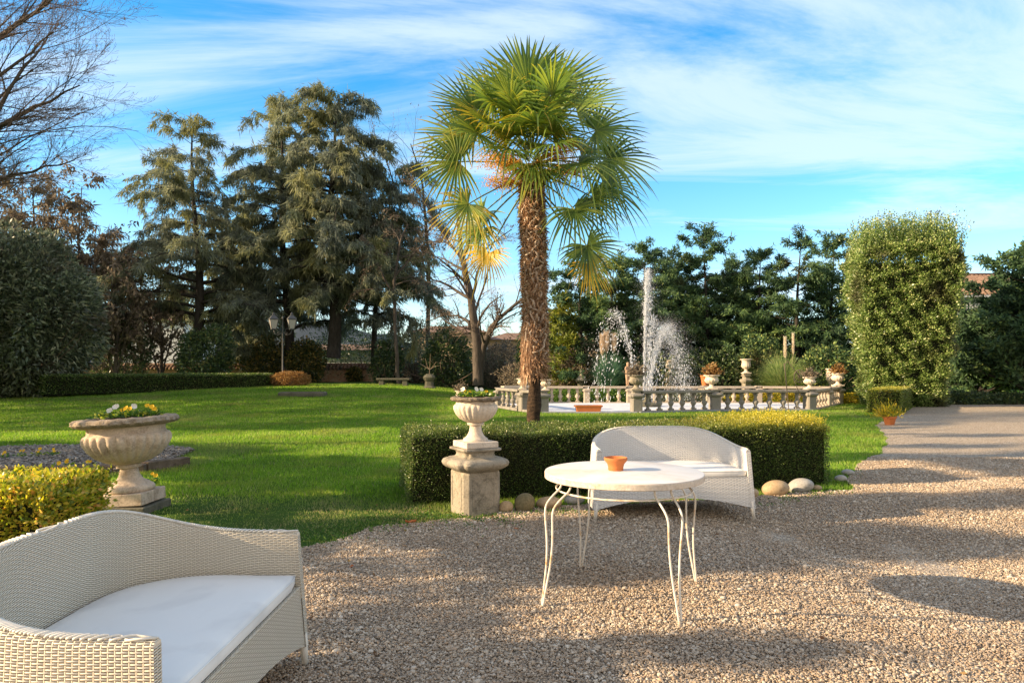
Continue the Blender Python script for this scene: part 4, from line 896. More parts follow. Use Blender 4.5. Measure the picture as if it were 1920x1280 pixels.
# upper, middle and hanging whorls:  azimuth, elevation, petiole, blade radius, age, droop
spec = [(55, 62, 1.15, .98, .0, .06, -25), (100, 76, 1.0, .9, 0, .06, 10), (120, 62, 1.05, .86, .05, .08, 25), (140, 52, 1.05, .84, .05, .1, 40), (262, 70, .75, .78, .12, .2, 0), (20, 50, .95, .80, .0, .15, -45), (85, 50, .9, .85, 0, .1, 0),
        (185, 40, .95, .80, .25, .12, 62), (172, 24, 1.0, .82, .3, .15, 72), (180, 8, .95, .80, .35, .25, 75), (200, 52, .8, .78, .2, .15, 50), (215, 20, .85, .76, .3, .3, 45), (150, 30, 1.0, .8, .1, .2, 50), (160, -5, .9, .75, .25, .3, 60),
        (0, 30, .95, .82, 0, .35, -60), (352, 12, 1.0, .82, 0, .5, -65), (12, 0, 1.0, .8, 0, .45, -60), (335, 42, .85, .78, .08, .35, -50), (35, 25, .9, .8, 0, .3, -40), (70, 20, .8, .8, 0, .3, -20), (110, 15, .8, .8, 0, .3, 20),
        (275, 38, .6, .72, .3, .7, 0), (295, 20, .6, .70, .1, .8, -20), (245, 15, .6, .70, .3, .8, 15), (318, 5, .75, .75, .0, .7, -30), (228, -2, .75, .74, .25, .6, 30), (270, 2, .45, .65, .25, .9, 0),
        (190, -20, .85, .66, .5, .4, 65), (182, -38, .8, .62, .5, .5, 55), (200, -54, .95, .50, .85, .5, 45), (350, -15, .8, .62, .0, .5, -60), (8, -28, .85, .75, .0, .5, -55), (325, -28, .7, .68, .05, .7, -40), (168, -28, .7, .7, .2, .4, 50),
        (352, -46, 1.0, .66, .15, .35, -65), (350, -52, 1.15, .45, .95, .4, -60), (60, -10, .8, .7, 0, .5, 0), (130, -10, .8, .7, 0, .5, 0), (30, -25, .8, .7, 0, .5, 0), (205, 35, .7, .72, .5, .3, 40), (240, 48, .75, .7, .25, .3, 20), (300, 55, .8, .72, .1, .3, -20), (255, 50, .35, .75, .2, .4, 0), (285, 60, .45, .75, .1, .35, 0), (310, 35, .45, .75, .1, .6, 0), (235, 32, .45, .72, .25, .5, 0), (265, 28, .3, .62, .2, .8, 10), (290, -5, .35, .6, .1, .9, 0), (180, 60, .45, .7, .1, .2, 20), (10, 62, .45, .7, .1, .2, -20)]
for (az, el, pe, ra, old, dr, tw) in spec:
    sd += 1; ra *= .88 if el < 45 else .97; old = max(old, .06)
    if sd in SKIP: continue
    frond(R(az), R(el), pe, ra, old, dr, sd, twist=R(tw))
for i, (az, zz, out) in enumerate([(195, 4.12, .55), (225, 4.02, .50), (330, 4.16, .55), (345, 3.98, .7), (205, 3.82, .55)]):
    r = np.random.default_rng(300 + i); a = R(az); t = empty('fruit_cluster', (float(axx(4)) + math.cos(a) * .05, math.sin(a) * .05, zz)); t.parent = palm
    pa = []; Pn = []
    for b in range(16):
        e = np.array([math.cos(a) * out * r.uniform(.6, 1.2) + r.normal(0, .08), math.sin(a) * out + r.normal(0, .08), r.normal(.05, .08)]); m1 = e * .5 + [0, 0, .08]; pa.append(([np.zeros(3), m1, e], [.006, .004, .002]))
        q = r.uniform(.45, 1.05, 60)[:, None]; Pn.append(e * q + [0, 0, .02] + r.normal(0, .035, (60, 3)))
    tube_set('stalk', pa, M['fruit'], t, 4); Pn = np.concatenate(Pn); n = len(Pn)
    base = np.array([[1, 0, 0], [-1, 0, 0], [0, 1, 0], [0, -1, 0], [0, 0, 1], [0, 0, -1]]) * 1.0; T8 = np.array([[0, 2, 4], [2, 1, 4], [1, 3, 4], [3, 0, 4], [2, 0, 5], [1, 2, 5], [3, 1, 5], [0, 3, 5]])
    V = Pn[:, None, :] + base[None] * r.uniform(.006, .010, (n, 1, 1)); Fc = T8[None] + (np.arange(n) * 6)[:, None, None]; obj_np('fruit', V.reshape(-1, 3), Fc.reshape(-1, 3), M['fruit'], t, smooth=True)

# ================================================================== balustrade, piers and their urns
t_rail = [(.0, .075), (.075, .15)]
def baluster_mesh():
    mb = MB(); mb.box(-.075, .075, -.075, .075, 0, .055); mb.lathe([(.05, .055), (.062, .065), (.06, .08), (.045, .10), (.05, .13), (.085, .185), (.098, .22), (.092, .25), (.06, .285), (.05, .30), (.062, .315), (.062, .33), (.05, .345), (.048, .37), (.055, .42), (.072, .455), (.078, .47), (.06, .485), (.055, .50)], 16)
    mb.box(-.075, .075, -.075, .075, .50, .535); return mb
bal0 = None
def balustrade(a, b, nb, label, m_):
    global bal0
    a = Vector((*a, 0)); b = Vector((*b, 0)); ln = (b - a).length; an = math.atan2((b - a).y, (b - a).x); t = empty('balustrade', a, label, 'balustrade', 'balustrade sections round the pool', an); t.location.z = g1(a.x, a.y)
    MB().box(.2, ln - .2, -.15, .15, -.03, .075).build('base_course', m_, t, bevel=.012); MB().box(.14, ln - .14, -.16, .16, .612, .70).build('handrail', m_, t, bevel=.018)
    for k in range(nb):
        x = .2 + (ln - .4) * (k + .5) / nb
        o = baluster_mesh().build('baluster', m_, t, loc=(x, 0, .076), sharp=50) if k == 0 else None
        if o is None:
            o = first.copy(); COL.objects.link(o); o.parent = t; o.location = (x, 0, .076)
        else: first = o
PIERS = []
def pier(p, label, m_, rz=0, k=1.0, kz=1.0):
    t = empty('balustrade_pier', (p[0], p[1], -.02), label, 'pier', 'stone piers of the pool balustrade'); pedestal_parts(t, m_, rz, .86 * k, 1.16 * kz, panel=False); PIERS.append(t); return t
P1, P2, P3, P4, P5 = gp(1017, 775), gp(1193, 775), gp(1340, 771), gp(1518, 770), gp(1571, 758)
PM = gp(1551, 762.5); Q1 = (9.75, 27.0); Q2 = gp(1180, 757); Q3 = gp(1100, 757); Q4 = (1.2, 27.0); Q5 = (-.5, 26.2); P0 = gp(981, 771); PL = gp(936, 764)
G_, W_ = M['balustrade'], M['balustrade_sunlit']
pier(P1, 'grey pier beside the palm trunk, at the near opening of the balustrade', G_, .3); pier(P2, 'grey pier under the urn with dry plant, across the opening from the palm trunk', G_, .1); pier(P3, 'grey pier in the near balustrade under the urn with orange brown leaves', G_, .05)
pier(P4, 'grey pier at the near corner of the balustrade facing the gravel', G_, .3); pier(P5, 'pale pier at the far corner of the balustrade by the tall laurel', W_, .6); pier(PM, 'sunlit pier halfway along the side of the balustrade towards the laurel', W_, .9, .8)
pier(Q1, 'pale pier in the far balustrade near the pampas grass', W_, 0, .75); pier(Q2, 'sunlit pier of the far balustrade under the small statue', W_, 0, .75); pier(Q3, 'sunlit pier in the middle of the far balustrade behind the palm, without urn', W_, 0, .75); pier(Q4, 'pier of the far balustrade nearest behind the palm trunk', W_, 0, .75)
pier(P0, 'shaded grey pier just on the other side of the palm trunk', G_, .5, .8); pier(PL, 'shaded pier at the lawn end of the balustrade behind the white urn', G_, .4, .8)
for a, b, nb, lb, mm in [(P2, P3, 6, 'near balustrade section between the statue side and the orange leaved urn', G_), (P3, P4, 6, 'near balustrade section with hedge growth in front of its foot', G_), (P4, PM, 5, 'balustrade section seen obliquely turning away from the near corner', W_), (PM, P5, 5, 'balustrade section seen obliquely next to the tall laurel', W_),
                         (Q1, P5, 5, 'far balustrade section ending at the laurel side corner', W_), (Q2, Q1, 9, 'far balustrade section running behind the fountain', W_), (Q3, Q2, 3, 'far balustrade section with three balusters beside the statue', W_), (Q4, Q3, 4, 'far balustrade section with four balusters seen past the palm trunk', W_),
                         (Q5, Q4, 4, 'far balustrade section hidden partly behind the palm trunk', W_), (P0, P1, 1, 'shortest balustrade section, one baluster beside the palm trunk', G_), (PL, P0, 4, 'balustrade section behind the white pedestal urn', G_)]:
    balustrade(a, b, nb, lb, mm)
def small_urn(loc, s, label, m_, plant=None, plabel=None, seed=0, tall=False):
    U = [('foot', [(.13, .04), (.13, .055), (.075, .085), (.055, .12), (.055, .14), (.08, .15), (.08, .165)]), ('bowl', [(.07, .16), (.14, .175, .03), (.19, .22, .08), (.205, .26, .08), (.20, .285, .04), (.175, .30), (.17, .36), (.19, .375)]), ('rim', [(.18, .37), (.23, .385), (.235, .41), (.21, .42), (.18, .40)])] if not tall else \
        [('foot', [(.13, .04), (.13, .055), (.075, .085), (.055, .12), (.055, .15), (.08, .16), (.08, .175)]), ('bowl', [(.07, .17), (.13, .2, .05), (.17, .26, .08), (.165, .33, .07), (.15, .40, .05), (.155, .46), (.175, .49)]), ('rim', [(.165, .485), (.21, .50), (.215, .525), (.19, .535), (.165, .52)])]
    t = urn('stone_urn', loc, U, {'all': m_}, label, flutes=14, n=56, plinth=[(.15, 0, .04)], group='urns round the pool', scale=s)
    if plant:
        r = np.random.default_rng(seed); n = 420; h = .32 * s; P = np.stack([r.normal(0, .10 * s, n), r.normal(0, .10 * s, n), np.abs(r.normal(0, h * .38, n))], -1); D = unit_dirs(n, r); D[:, 2] = np.abs(D[:, 2]) * .8; D[:, :2] += P[:, :2] * 3
        e = empty('potted_plant', (loc[0], loc[1], loc[2] + (.40 if not tall else .52) * s), plabel, 'plant', 'plants in the urns round the pool'); leaves_obj('leaves', leaf_quads(P, D, r.uniform(.07, .13, n) * s, r.uniform(.03, .06, n) * s, r=r), M[plant], e, r=r)
        tube_set('stems', [([(0, 0, -.02), (P[i, 0] * .5, P[i, 1] * .5, P[i, 2] * .6), tuple(P[i])], [.006, .004, .002]) for i in range(14)], M['twig'], e, 4)
    return t
zt = .718
small_urn((P2[0], P2[1], zt), 1.15, 'dark weathered urn on the near pier across the opening from the palm', M['pedestal'], 'brown_leaf', 'dry dark plant in the dark weathered urn', 1)
small_urn((P3[0] - .1, P3[1], zt), 1.12, 'white urn brimming with orange brown leaves on the near balustrade', M['marble'], 'russet', 'orange brown leafy plant filling the white urn on the near balustrade', 2)
small_urn((P4[0], P4[1], zt), .95, 'plain white bowl shaped urn on the near corner pier', M['marble'], 'brown_leaf', 'withered brown plant spilling from the corner urn', 3)
small_urn((P5[0], P5[1], zt), 1.2, 'cream urn with a reddish plant on the far corner pier by the laurel', M['marble'], 'russet', 'upright reddish plant in the cream urn by the laurel', 4)
small_urn((P1[0] + .1, P1[1], zt), .8, 'pale urn on the pier just beside the palm trunk', M['marble']); small_urn((P0[0] - .02, P0[1], zt), .85, 'pale urn on the other side of the palm trunk, half hidden by hanging fibre', M['marble'])
x, y_ = xat(864, 27), 27; small_urn((x, y_, g1(x, y_)), 1.0, 'pale urn standing low on the lawn edge behind the white pedestal urn', M['marble'], 'brown_leaf', 'thin dry twigs in the pale urn at the lawn edge', 9)
for (px, ptop, pb, d, lb, s) in [(1399, 672, 724, 31, 'tall pale urn on a high pedestal beyond the far balustrade, before the dark conifers', 1.25), (1256, 672, 722, 31.5, 'tall pale urn on a high pedestal seen through the fountain spray', 1.15)]:
    x = xat(px, d); b0 = g1(x, d); t = empty('stone_pedestal', (x, d, b0), lb.replace('tall pale urn on a high pedestal', 'high stone pedestal with a tall urn'), 'pedestal'); pedestal_parts(t, M['pedestal'], .2, .9, 1.7, False)
    hz = 1.08; MB().box(-.16, .16, -.16, .16, 1.075, 1.16).build('neck', M['pedestal'], t, bevel=.02); small_urn((x, d, b0 + 1.16), s, lb, M['marble'], tall=True)
x = xat(1322, 29.5); t = empty('stone_pedestal', (x, 29.5, g1(x, 29.5)), 'weathered block pedestal with a terracotta pot behind the orange leaved urn', 'pedestal'); pedestal_parts(t, M['pedestal'], .2, .9, 1.05, False)
t = MB().lathe([(.13, 0), (.16, .2), (.19, .38), (.21, .385), (.21, .44), (.18, .44), (.16, .3)], 24, cap=False).build('plant_pot', M['terracotta'], sharp=40, loc=(x, 29.5, g1(x, 29.5) + .668)); tag(t, 'worn terracotta pot on the block pedestal behind the orange leaved urn', 'pot')
x = xat(1560, 28.5); t = MB().lathe([(.16, 0), (.16, .6), (.10, .62), (.12, .75), (.22, .95), (.24, 1.15), (.2, 1.3), (.25, 1.33), (.25, 1.4), (.2, 1.4)], 24).build('stone_urn', M['marble'], loc=(x, 28.5, g1(x, 28.5)), sharp=40); tag(t, 'second cream urn on a round column just beyond the corner urn', 'urn', 'urns round the pool')

# pool deck, water floor, kerb
DECK = [(P1[0], P1[1] + .1), (P2[0], P2[1] + .1), (P3[0], P3[1]), (P4[0], P4[1]), (P5[0], P5[1]), (P5[0] - .5, 27.2), (-.6, 27.2), (PL[0], PL[1]), (P0[0], P0[1])]
dk = poly_sheet('pool_deck', DECK, .05, M['deck'], 1, xr=(0, -1), yr=(0, -1), zf=lambda x, y: 0); tag(dk, kind='structure')
for (a, b) in ((P1, P2), (P2, P3), (P3, P4)):
    a_, b_ = Vector((*a, 0)), Vector((*b, 0)); ln = (b_ - a_).length; o = MB().box(0, ln, -.24, -.02, -.05, .065).build('pool_kerb', M['deck_edge'], loc=(a_.x, a_.y, 0), rz=math.atan2((b_ - a_).y, (b_ - a_).x), bevel=.01); tag(o, kind='structure')
x, y_ = xat(1102, 21.3), 21.3
t = empty('terracotta_trough', (x, y_ - .15, g1(x, y_)), 'empty long terracotta trough at the white opening of the pool', 'planter', rz=R(2))
mb = MB(); w_, d_ = .30, .12
V = []; 
for sc_, z in ((.86, .0), (.97, .17), (1.06, .175), (1.06, .215), (.92, .215), (.9, .05)): V += [(sx * (w_ * sc_ if sc_ < 1.2 else w_), sy * (d_ * sc_), z) for sx, sy in ((-1, -1), (1, -1), (1, 1), (-1, 1))]
mb.add(V, [(i * 4 + k, i * 4 + (k + 1) % 4, (i + 1) * 4 + (k + 1) % 4, (i + 1) * 4 + k) for i in range(5) for k in range(4)] + [(20, 21, 22, 23), (3, 2, 1, 0)], smooth=False); o = mb.build('trough_body', M['terracotta'], t, bevel=.008); t.scale = (1.35, 1.2, 1.2)

# fountain: droplets thrown on ballistic arcs
fx, fy = xat(1212, 24.3), 24.3
ft = empty('fountain', (fx, fy, .05), 'garden fountain throwing a tall white jet and two side jets in the pool', 'fountain')
MB().lathe([(.5, 0), (.52, .04), (.5, .1), (.38, .12), (.12, .16), (.06, .3), (.04, .42), (.05, .46), (.02, .47)], 24).build('nozzle', M['slab'], ft, sharp=40)
def drops(name, start, targ_px, n, spread, width, seed, dense=.6, back=0.0, size=.016, streak=.9):
    r = np.random.default_rng(seed); S = np.array(start); (tx, ty) = targ_px; vz_h = zat(ty, fy) - S[2]; vz = math.sqrt(2 * 9.8 * vz_h); tup = vz / 9.8; vx = (xat(tx, fy) - S[0]) / tup
    q = r.random(n) ** .8 * 1.95; up = r.random(n) < dense; q = np.where(up, r.random(n) ** .9, r.uniform(.8, 1.95, n)); tm = q * tup
    vv = np.stack([vx + r.normal(0, spread, n), r.normal(0, spread, n), vz * (1 - np.abs(r.normal(0, .05, n)))], -1); P = S + vv * tm[:, None]; P[:, 2] -= 4.9 * tm ** 2; P += r.normal(0, width, (n, 3)) * (.3 + q[:, None])
    k = P[:, 2] > .06; P = P[k] - np.array([fx, fy, .05]); n = len(P)
    base = np.array([[1, 0, 0], [-1, 0, 0], [0, 1, 0], [0, -1, 0], [0, 0, 1], [0, 0, -1]]) * 1.0; T8 = np.array([[0, 2, 4], [2, 1, 4], [1, 3, 4], [3, 0, 4], [2, 0, 5], [1, 2, 5], [3, 1, 5], [0, 3, 5]])
    sc_ = r.lognormal(math.log(size), .4, (n, 1, 1)); vh = vv[k].copy(); vh[:, 2] -= 9.8 * tm[k]; sp_ = np.linalg.norm(vh, axis=1); vh = nrm(vh); off = base[None] * sc_; al = (off * vh[:, None, :]).sum(-1, keepdims=True); V = P[:, None, :] + off + al * vh[:, None, :] * (r.uniform(.3, 1.3, n) * sp_)[:, None, None] * streak; Fc = T8[None] + (np.arange(n) * 6)[:, None, None]
    o = obj_np(name, V.reshape(-1, 3), Fc.reshape(-1, 3), M['water'], ft, smooth=True); o['kind'] = 'stuff'; return o
drops('water_jet', (xat(1208, fy), fy, .3), (1215, 503), 4200, .055, .022, 1, .66, size=.0060)
drops('water_jet', (xat(1206, fy), fy, .3), (1212, 560), 1400, .05, .02, 2, .8, size=.0065)
drops('water_jet', (xat(1211, fy), fy, .3), (1226, 590), 1300, .09, .03, 3, .6, size=.0065)
drops('water_jet', (xat(1214, fy), fy, .3), (1250, 608), 9000, .15, .055, 4, .5, size=.0040)
drops('water_jet', (xat(1195, fy), fy, .4), (1152, 580), 1300, .13, .05, 5, .6, size=.0058)
drops('water_mist', (xat(1214, fy), fy, .3), (1254, 600), 26000, .22, .12, 14, .42, size=.0016, streak=.2)
drops('water_mist', (xat(1208, fy), fy, .3), (1215, 500), 14000, .16, .10, 15, .5, size=.0016, streak=.2)
drops('water_jet', (xat(1204, fy), fy, .3), (1165, 620), 260, .16, .05, 7, .3, size=.009)

# small statue of a child on the far pier
def statue(loc, h, label, m_, rz=0):
    t = bpy.data.meshes.new('statue'); o = bpy.data.objects.new('cherub_statue', t); COL.objects.link(o)
    J = {'pel': (0, 0, .50), 'bel': (0, .02, .58), 'che': (0, 0, .70), 'nek': (0, 0, .80), 'hed': (0, -.01, .86), 'top': (0, 0, .96), 'shl': (-.10, 0, .76), 'ell': (-.15, -.02, .64), 'hal': (-.08, -.10, .60), 'shr': (.10, 0, .76), 'elr': (.16, .0, .66), 'har': (.10, -.09, .72),
         'hil': (-.06, 0, .46), 'knl': (-.07, -.03, .25), 'anl': (-.05, .01, .05), 'tol': (-.05, -.07, .02), 'hir': (.06, 0, .46), 'knr': (.05, .0, .25), 'anr': (.05, .03, .05), 'tor': (.06, -.05, .02)}
    E = ['pel bel', 'bel che', 'che nek', 'nek hed', 'hed top', 'che shl', 'shl ell', 'ell hal', 'che shr', 'shr elr', 'elr har', 'pel hil', 'hil knl', 'knl anl', 'anl tol', 'pel hir', 'hir knr', 'knr anr', 'anr tor']
    RD = dict(pel=.085, bel=.08, che=.075, nek=.035, hed=.075, top=.055, shl=.04, ell=.032, hal=.024, shr=.04, elr=.032, har=.024, hil=.065, knl=.045, anl=.028, tol=.022, hir=.065, knr=.045, anr=.028, tor=.022)
    ks = list(J); t.from_pydata([Vector(J[k]) * h for k in ks], [tuple(ks.index(q) for q in e.split()) for e in E], []); md = o.modifiers.new('skin', 'SKIN'); sv = t.skin_vertices[0].data
    for i, k in enumerate(ks): sv[i].radius = (RD[k] * h, RD[k] * h)
    sv[0].use_root = True; s2 = o.modifiers.new('sub', 'SUBSURF'); s2.levels = s2.render_levels = 2; t.materials.append(m_); o.location = loc; o.rotation_euler = (0, 0, rz); tag(o, label, 'statue'); return o
statue((Q2[0] - .06, Q2[1], .718 - .0), .98, 'small brown stone statue of a standing child on the sunlit far pier', M['bronze'], R(30))

# low stone lantern behind the balustrade
x = xat(1090, 30.5); t = empty('stone_lantern', (x, 30.5, g1(x, 30.5)), 'low stone lantern with pointed cap beyond the far balustrade', 'lantern')
MB().lathe([(.22, 0), (.22, .1), (.13, .15), (.13, .45), (.24, .5), (.25, .55)], 8).build('stand', M['pedestal'], t)
MB().lathe([(.17, .55), (.17, .85)], 6).build('light_box', M['slab'], t); MB().lathe([(.30, .85), (.26, .92), (.12, 1.05), (.08, 1.12), (.09, 1.2), (.02, 1.32)], 8).build('cap', M['pedestal'], t)

# ================================================================== pampas grasses, wheel ornament
def pampas(px, pb, d, rr, hh, m_, label, n, plumes, pm, seed):
    r = np.random.default_rng(seed); x = xat(px, d); b0 = g1(x, d); t = empty('pampas_grass', (x, d, b0), label, 'ornamental grass'); V = []; Fs = []; rn = []; K = 7
    az = r.uniform(0, 2 * PI, n); ln = hh * r.uniform(.7, 1.25, n); out = rr * r.uniform(.15, 1.1, n); q = np.linspace(0, 1, K)
    for i in range(n):
        o_ = np.array([math.cos(az[i]), math.sin(az[i])]); s_ = np.array([-o_[1], o_[0]]); P0 = o_ * r.uniform(0, .15)
        rad_ = out[i] * q ** 1.6; z = ln[i] * (1.25 * q - .55 * q ** 2.6 * (out[i] / rr)); wv = .015 * (1 - q ** 2) + .002; b = len(V)
        for k in range(K): c_ = P0 + o_ * rad_[k]; V += [(c_[0] - s_[0] * wv[k], c_[1] - s_[1] * wv[k], z[k]), (c_[0] + s_[0] * wv[k], c_[1] + s_[1] * wv[k], z[k])]
        for k in range(K - 1): a = b + 2 * k; Fs.append((a, a + 1, a + 3, a + 2)); rn.append(r.random() if k else 0)
    obj_np('blades', V, Fs, m_, t, rnd=rn)
    for (ppx, ptop, pbot, wpl) in plumes:
        dx = xat(ppx, d) - x; z1, z0 = zat(ptop, d) - b0, zat(pbot, d) - b0; e = tube_set('plume_stalk', [([(dx * .3, 0, .1), (dx * .8, 0, z0 * .6), (dx, 0, z0), (dx, 0, z1)], [.012, .01, .008, .004])], pm, t, 5)
        m = 700; q_ = r.random(m); z = z0 + (z1 - z0) * q_; env = wpl * np.sin(PI * np.clip(q_ * .85 + .12, 0, 1)) ; a = r.uniform(0, 2 * PI, m); P = np.stack([dx + env * .3 * np.cos(a), env * .3 * np.sin(a), z], -1); D = np.stack([np.cos(a) * .5, np.sin(a) * .5, np.ones(m)], -1)
        o = leaves_obj('plume', leaf_quads(P, D, wpl * r.uniform(1.6, 3.0, m), .012, r=r), pm, t, r=r)
pampas(1140, 720, 30.0, 1.15, 1.7, M['pampas_dark'], 'bluish green pampas grass clump with cream plumes behind the far balustrade', 900, [(1129, 632, 668, .10), (1137, 628, 665, .12), (1151, 632, 662, .11)], M['plume'], 31)
pampas(1468, 720, 28.6, 1.75, 1.55, M['pampas'], 'light green arching pampas grass with two slender tan plumes behind the far balustrade', 1500, [(1472, 634, 672, .055), (1487, 627, 665, .05)], M['plume_tan'], 32)
x, y_ = xat(1481, 15.5), 15.5; t = empty('wheel_ornament', (x, y_, 0), 'thin rusty garden stake with a small spoked wheel on a bent arm, behind the hedge', 'ornament')
MB().tube([(.0, 0, -.05), (-.04, 0, .6), (-.10, 0, 1.25), (-.13, 0, 1.50)], .011, 6).build('pole', M['rust_metal'], t)
mb = MB(); wc = Vector((xat(1499, y_) - x, 0, zat(705, y_))); mb.tube([wc + Vector((.12 * math.cos(a), 0, .14 * math.sin(a))) for a in np.linspace(0, 2 * PI, 28, endpoint=False)], .011, 6, closed=True)
for k in range(6): a = k * PI / 6; mb.tube([wc - Vector((.12 * math.cos(a), 0, .14 * math.sin(a))), wc + Vector((.12 * math.cos(a), 0, .14 * math.sin(a)))], .006, 5)
mb.build('wheel', M['rust_metal'], t); MB().tube([(-.12, 0, 1.46), (-.05, 0, 1.56), (.03, 0, 1.45), wc], .009, 6).build('arm', M['rust_metal'], t); MB().tube([wc + Vector((-.13, .02, -.05)), wc + Vector((-.04, .02, -.28)), wc + Vector((.06, .02, -.48))], .007, 5).build('brace', M['rust_metal'], t)

# potted plant at the end of the short hedge
x, y_ = gp(1668, 797); t = MB().lathe([(.10, 0), (.14, .17), (.16, .18), (.16, .22), (.14, .22), (.12, .15)], 24, cap=False).build('plant_pot', M['terracotta'], loc=(x, y_, g1(x, y_)), sharp=40); tag(t, 'terracotta pot on the grass at the end of the short hedge', 'pot')
r = np.random.default_rng(5); n = 420; P = np.stack([r.normal(-.08, .14, n), r.normal(0, .12, n), np.abs(r.normal(0, .13, n))], -1); D = unit_dirs(n, r) * .5 + P * 2; D[:, 2] += .4
e = empty('potted_plant', (x, y_, g1(x, y_) + .2), 'bright yellow green feathery plant in the pot at the end of the short hedge', 'plant'); leaves_obj('leaves', leaf_quads(P, D, .12, .022, r=r), M['yellow_cover'], e, r=r); tube_set('stems', [([(0, 0, -.05), tuple(P[i] * .5), tuple(P[i])], [.006, .004, .002]) for i in range(16)], M['twig'], e, 4)
# ================================================================== trees
def branch_path(p, d, ln, r, k=7, wig=.12, grav=0.0, up=0.0):
    P = [np.array(p, float)]; d = np.array(d, float); st = ln / (k - 1)
    for i in range(k - 1):
        d = d + r.normal(0, wig, 3); d[2] += up / (k - 1) - grav * (i / (k - 1)); d /= np.linalg.norm(d); P.append(P[-1] + d * st)
    return np.array(P)
def cedar(px, pb, d, H_, prof, nb, label, seed, lean=0.0, tr=.38, zlow=.16, spr=46, droop=.55, mat_='cedar', asym=None, sprlen=.42, limb_up=.25, cat='tree', name='cedar_tree', bot_dense=1.0, sprw=.075, dark=0.0):
    """tiers of long level limbs with hanging sprays. prof(t) = limb length at relative height t"""
    r = np.random.default_rng(seed); x = xat(px, d); b0 = g1(x, d); t = empty(name, (x, d, b0), label, cat, 'conifers at the back of the garden')
    tz = np.linspace(-.1, H_, 22); tx = lean * (tz / H_) ** 1.5 + .12 * np.sin(tz * .5 + seed); ty = .1 * np.sin(tz * .4); rad = tr * (1 - tz / H_ * .93) * (1 + .5 * np.exp(-np.maximum(tz, 0) * 1.5))
    tube_set('trunk', [(np.stack([tx, ty, tz], -1), rad)], M['bark_dark'], t, 12)
    limbs = []; PP = []; DD = []; LL = []
    for i in range(nb):
        q = zlow + (1 - zlow) * ((i + r.random()) / nb) ** .92; z = q * H_ + r.normal(0, .12); az = i * 2.39996 + r.normal(0, .6); ln = prof(q) * r.uniform(.5, 1.2)
        if asym: ln *= asym(az, q)
        if ln < .3: ln = .3
        p0 = np.array([np.interp(z, tz, tx), np.interp(z, tz, ty), z]); e = limb_up * (1 - .3 * q) + (.5 if q > .9 else 0); d0 = np.array([math.cos(az) * math.cos(e), math.sin(az) * math.cos(e), math.sin(e)])
        K = 9; P = branch_path(p0, d0, ln, r, K, .11, grav=droop * .28); limbs.append((P, np.interp(z, tz, rad) * .42 * np.linspace(1, .12, K)))
        nt_ = int(3 + ln * 2.6)
        for j in range(nt_):
            s = r.uniform(.16, 1.0) if j else 1.0; c = s * (K - 1); k = min(int(c), K - 2); pj = P[k] + (P[k + 1] - P[k]) * (c - k); dl = P[k + 1] - P[k]; dl /= np.linalg.norm(dl); sd_ = np.array([-dl[1], dl[0], 0]) * r.choice([-1, 1]); tl = ln * r.uniform(.16, .36) * (1.15 - .5 * s) + .15
            dt = dl * .8 + sd_ * r.uniform(.3, 1.1) + [0, 0, r.normal(.05, .15)]; dt /= np.linalg.norm(dt); Q = branch_path(pj, dt, tl, r, 5, .1, grav=droop * .3); limbs.append((Q, np.linspace(.022, .006, 5) * tr / .38))
            m = int(spr * tl * r.uniform(.6, 1.3)) + 3; u = r.random(m) * 4; kk = np.minimum(u.astype(int), 3); f = (u - kk)[:, None]; B = Q[kk] * (1 - f) + Q[kk + 1] * f
            B = B + r.normal(0, .07, (m, 3)); Dd = dt[None] * r.uniform(0, 1, (m, 1)) + r.normal(0, .5, (m, 3)); Dd[:, 2] -= droop * r.uniform(.2, 1.9, m); PP.append(B); DD.append(Dd); LL.append(sprlen * r.lognormal(0, .35, m))
    PP = np.concatenate(PP); DD = np.concatenate(DD); LL = np.concatenate(LL)
    tube_set('limbs', limbs, M['bark_dark'], t, 4)
    V = leaf_quads(PP, DD, LL, sprw * r.uniform(.6, 1.5, len(PP)), r=r); rn = np.clip(.42 + .28 * vnoise(PP, .7, seed) + r.normal(0, .16, len(PP)) - dark, 0, 1); leaves_obj('crown', V, M[mat_], t, rnd=rn, r=r); return t
FT = FOLT
dome = lambda w_, top, p=.45: (lambda q: (w_ - top) * (1 - q) ** p + top)
cedar(372, 716, 40, 15.2, lambda q: dome(6.2, 2.4)(q) * (.65 + .35 * math.sin(PI * min(1, q * 1.3))), 62, 'tall thin weeping cedar with open drooping limbs, left of the lamp post', 11, lean=-.3, tr=.34, zlow=.22, spr=int(84 * FT), droop=1.0, asym=lambda a, q: 1.3 if math.cos(a) < 0 else .9, sprlen=.34, sprw=.042)
cedar(624, 716, 41, 16.6, dome(6.2, 1.6), 92, 'broad dark cedar with the thickest trunk, right of the lamp post', 12, lean=.1, tr=.46, zlow=.30, spr=int(125 * FT), droop=1.05, asym=lambda a, q: 1.0 if math.cos(a) > 0 else .9, sprlen=.34, sprw=.046)
cedar(540, 716, 43, 17.4, dome(5.0, 1.5), 80, 'slender cedar crowded behind the lamp post between the two larger cedars', 13, lean=-.6, tr=.34, zlow=.2, spr=int(105 * FT), droop=.85, sprlen=.34, sprw=.046)
cedar(462, 716, 46, 10.5, dome(3.4, 1.2), 54, 'shorter dark green conifer filling the space behind the far clipped hedge', 14, tr=.25, zlow=.05, spr=int(70 * FT), droop=.7)
cedar(700, 716, 43, 13.2, dome(5.0, 1.8), 60, 'grey weeping conifer leaning over the brick wall', 15, lean=1.2, tr=.22, zlow=.25, spr=int(54 * FT), droop=1.3, sprlen=.36, sprw=.055)
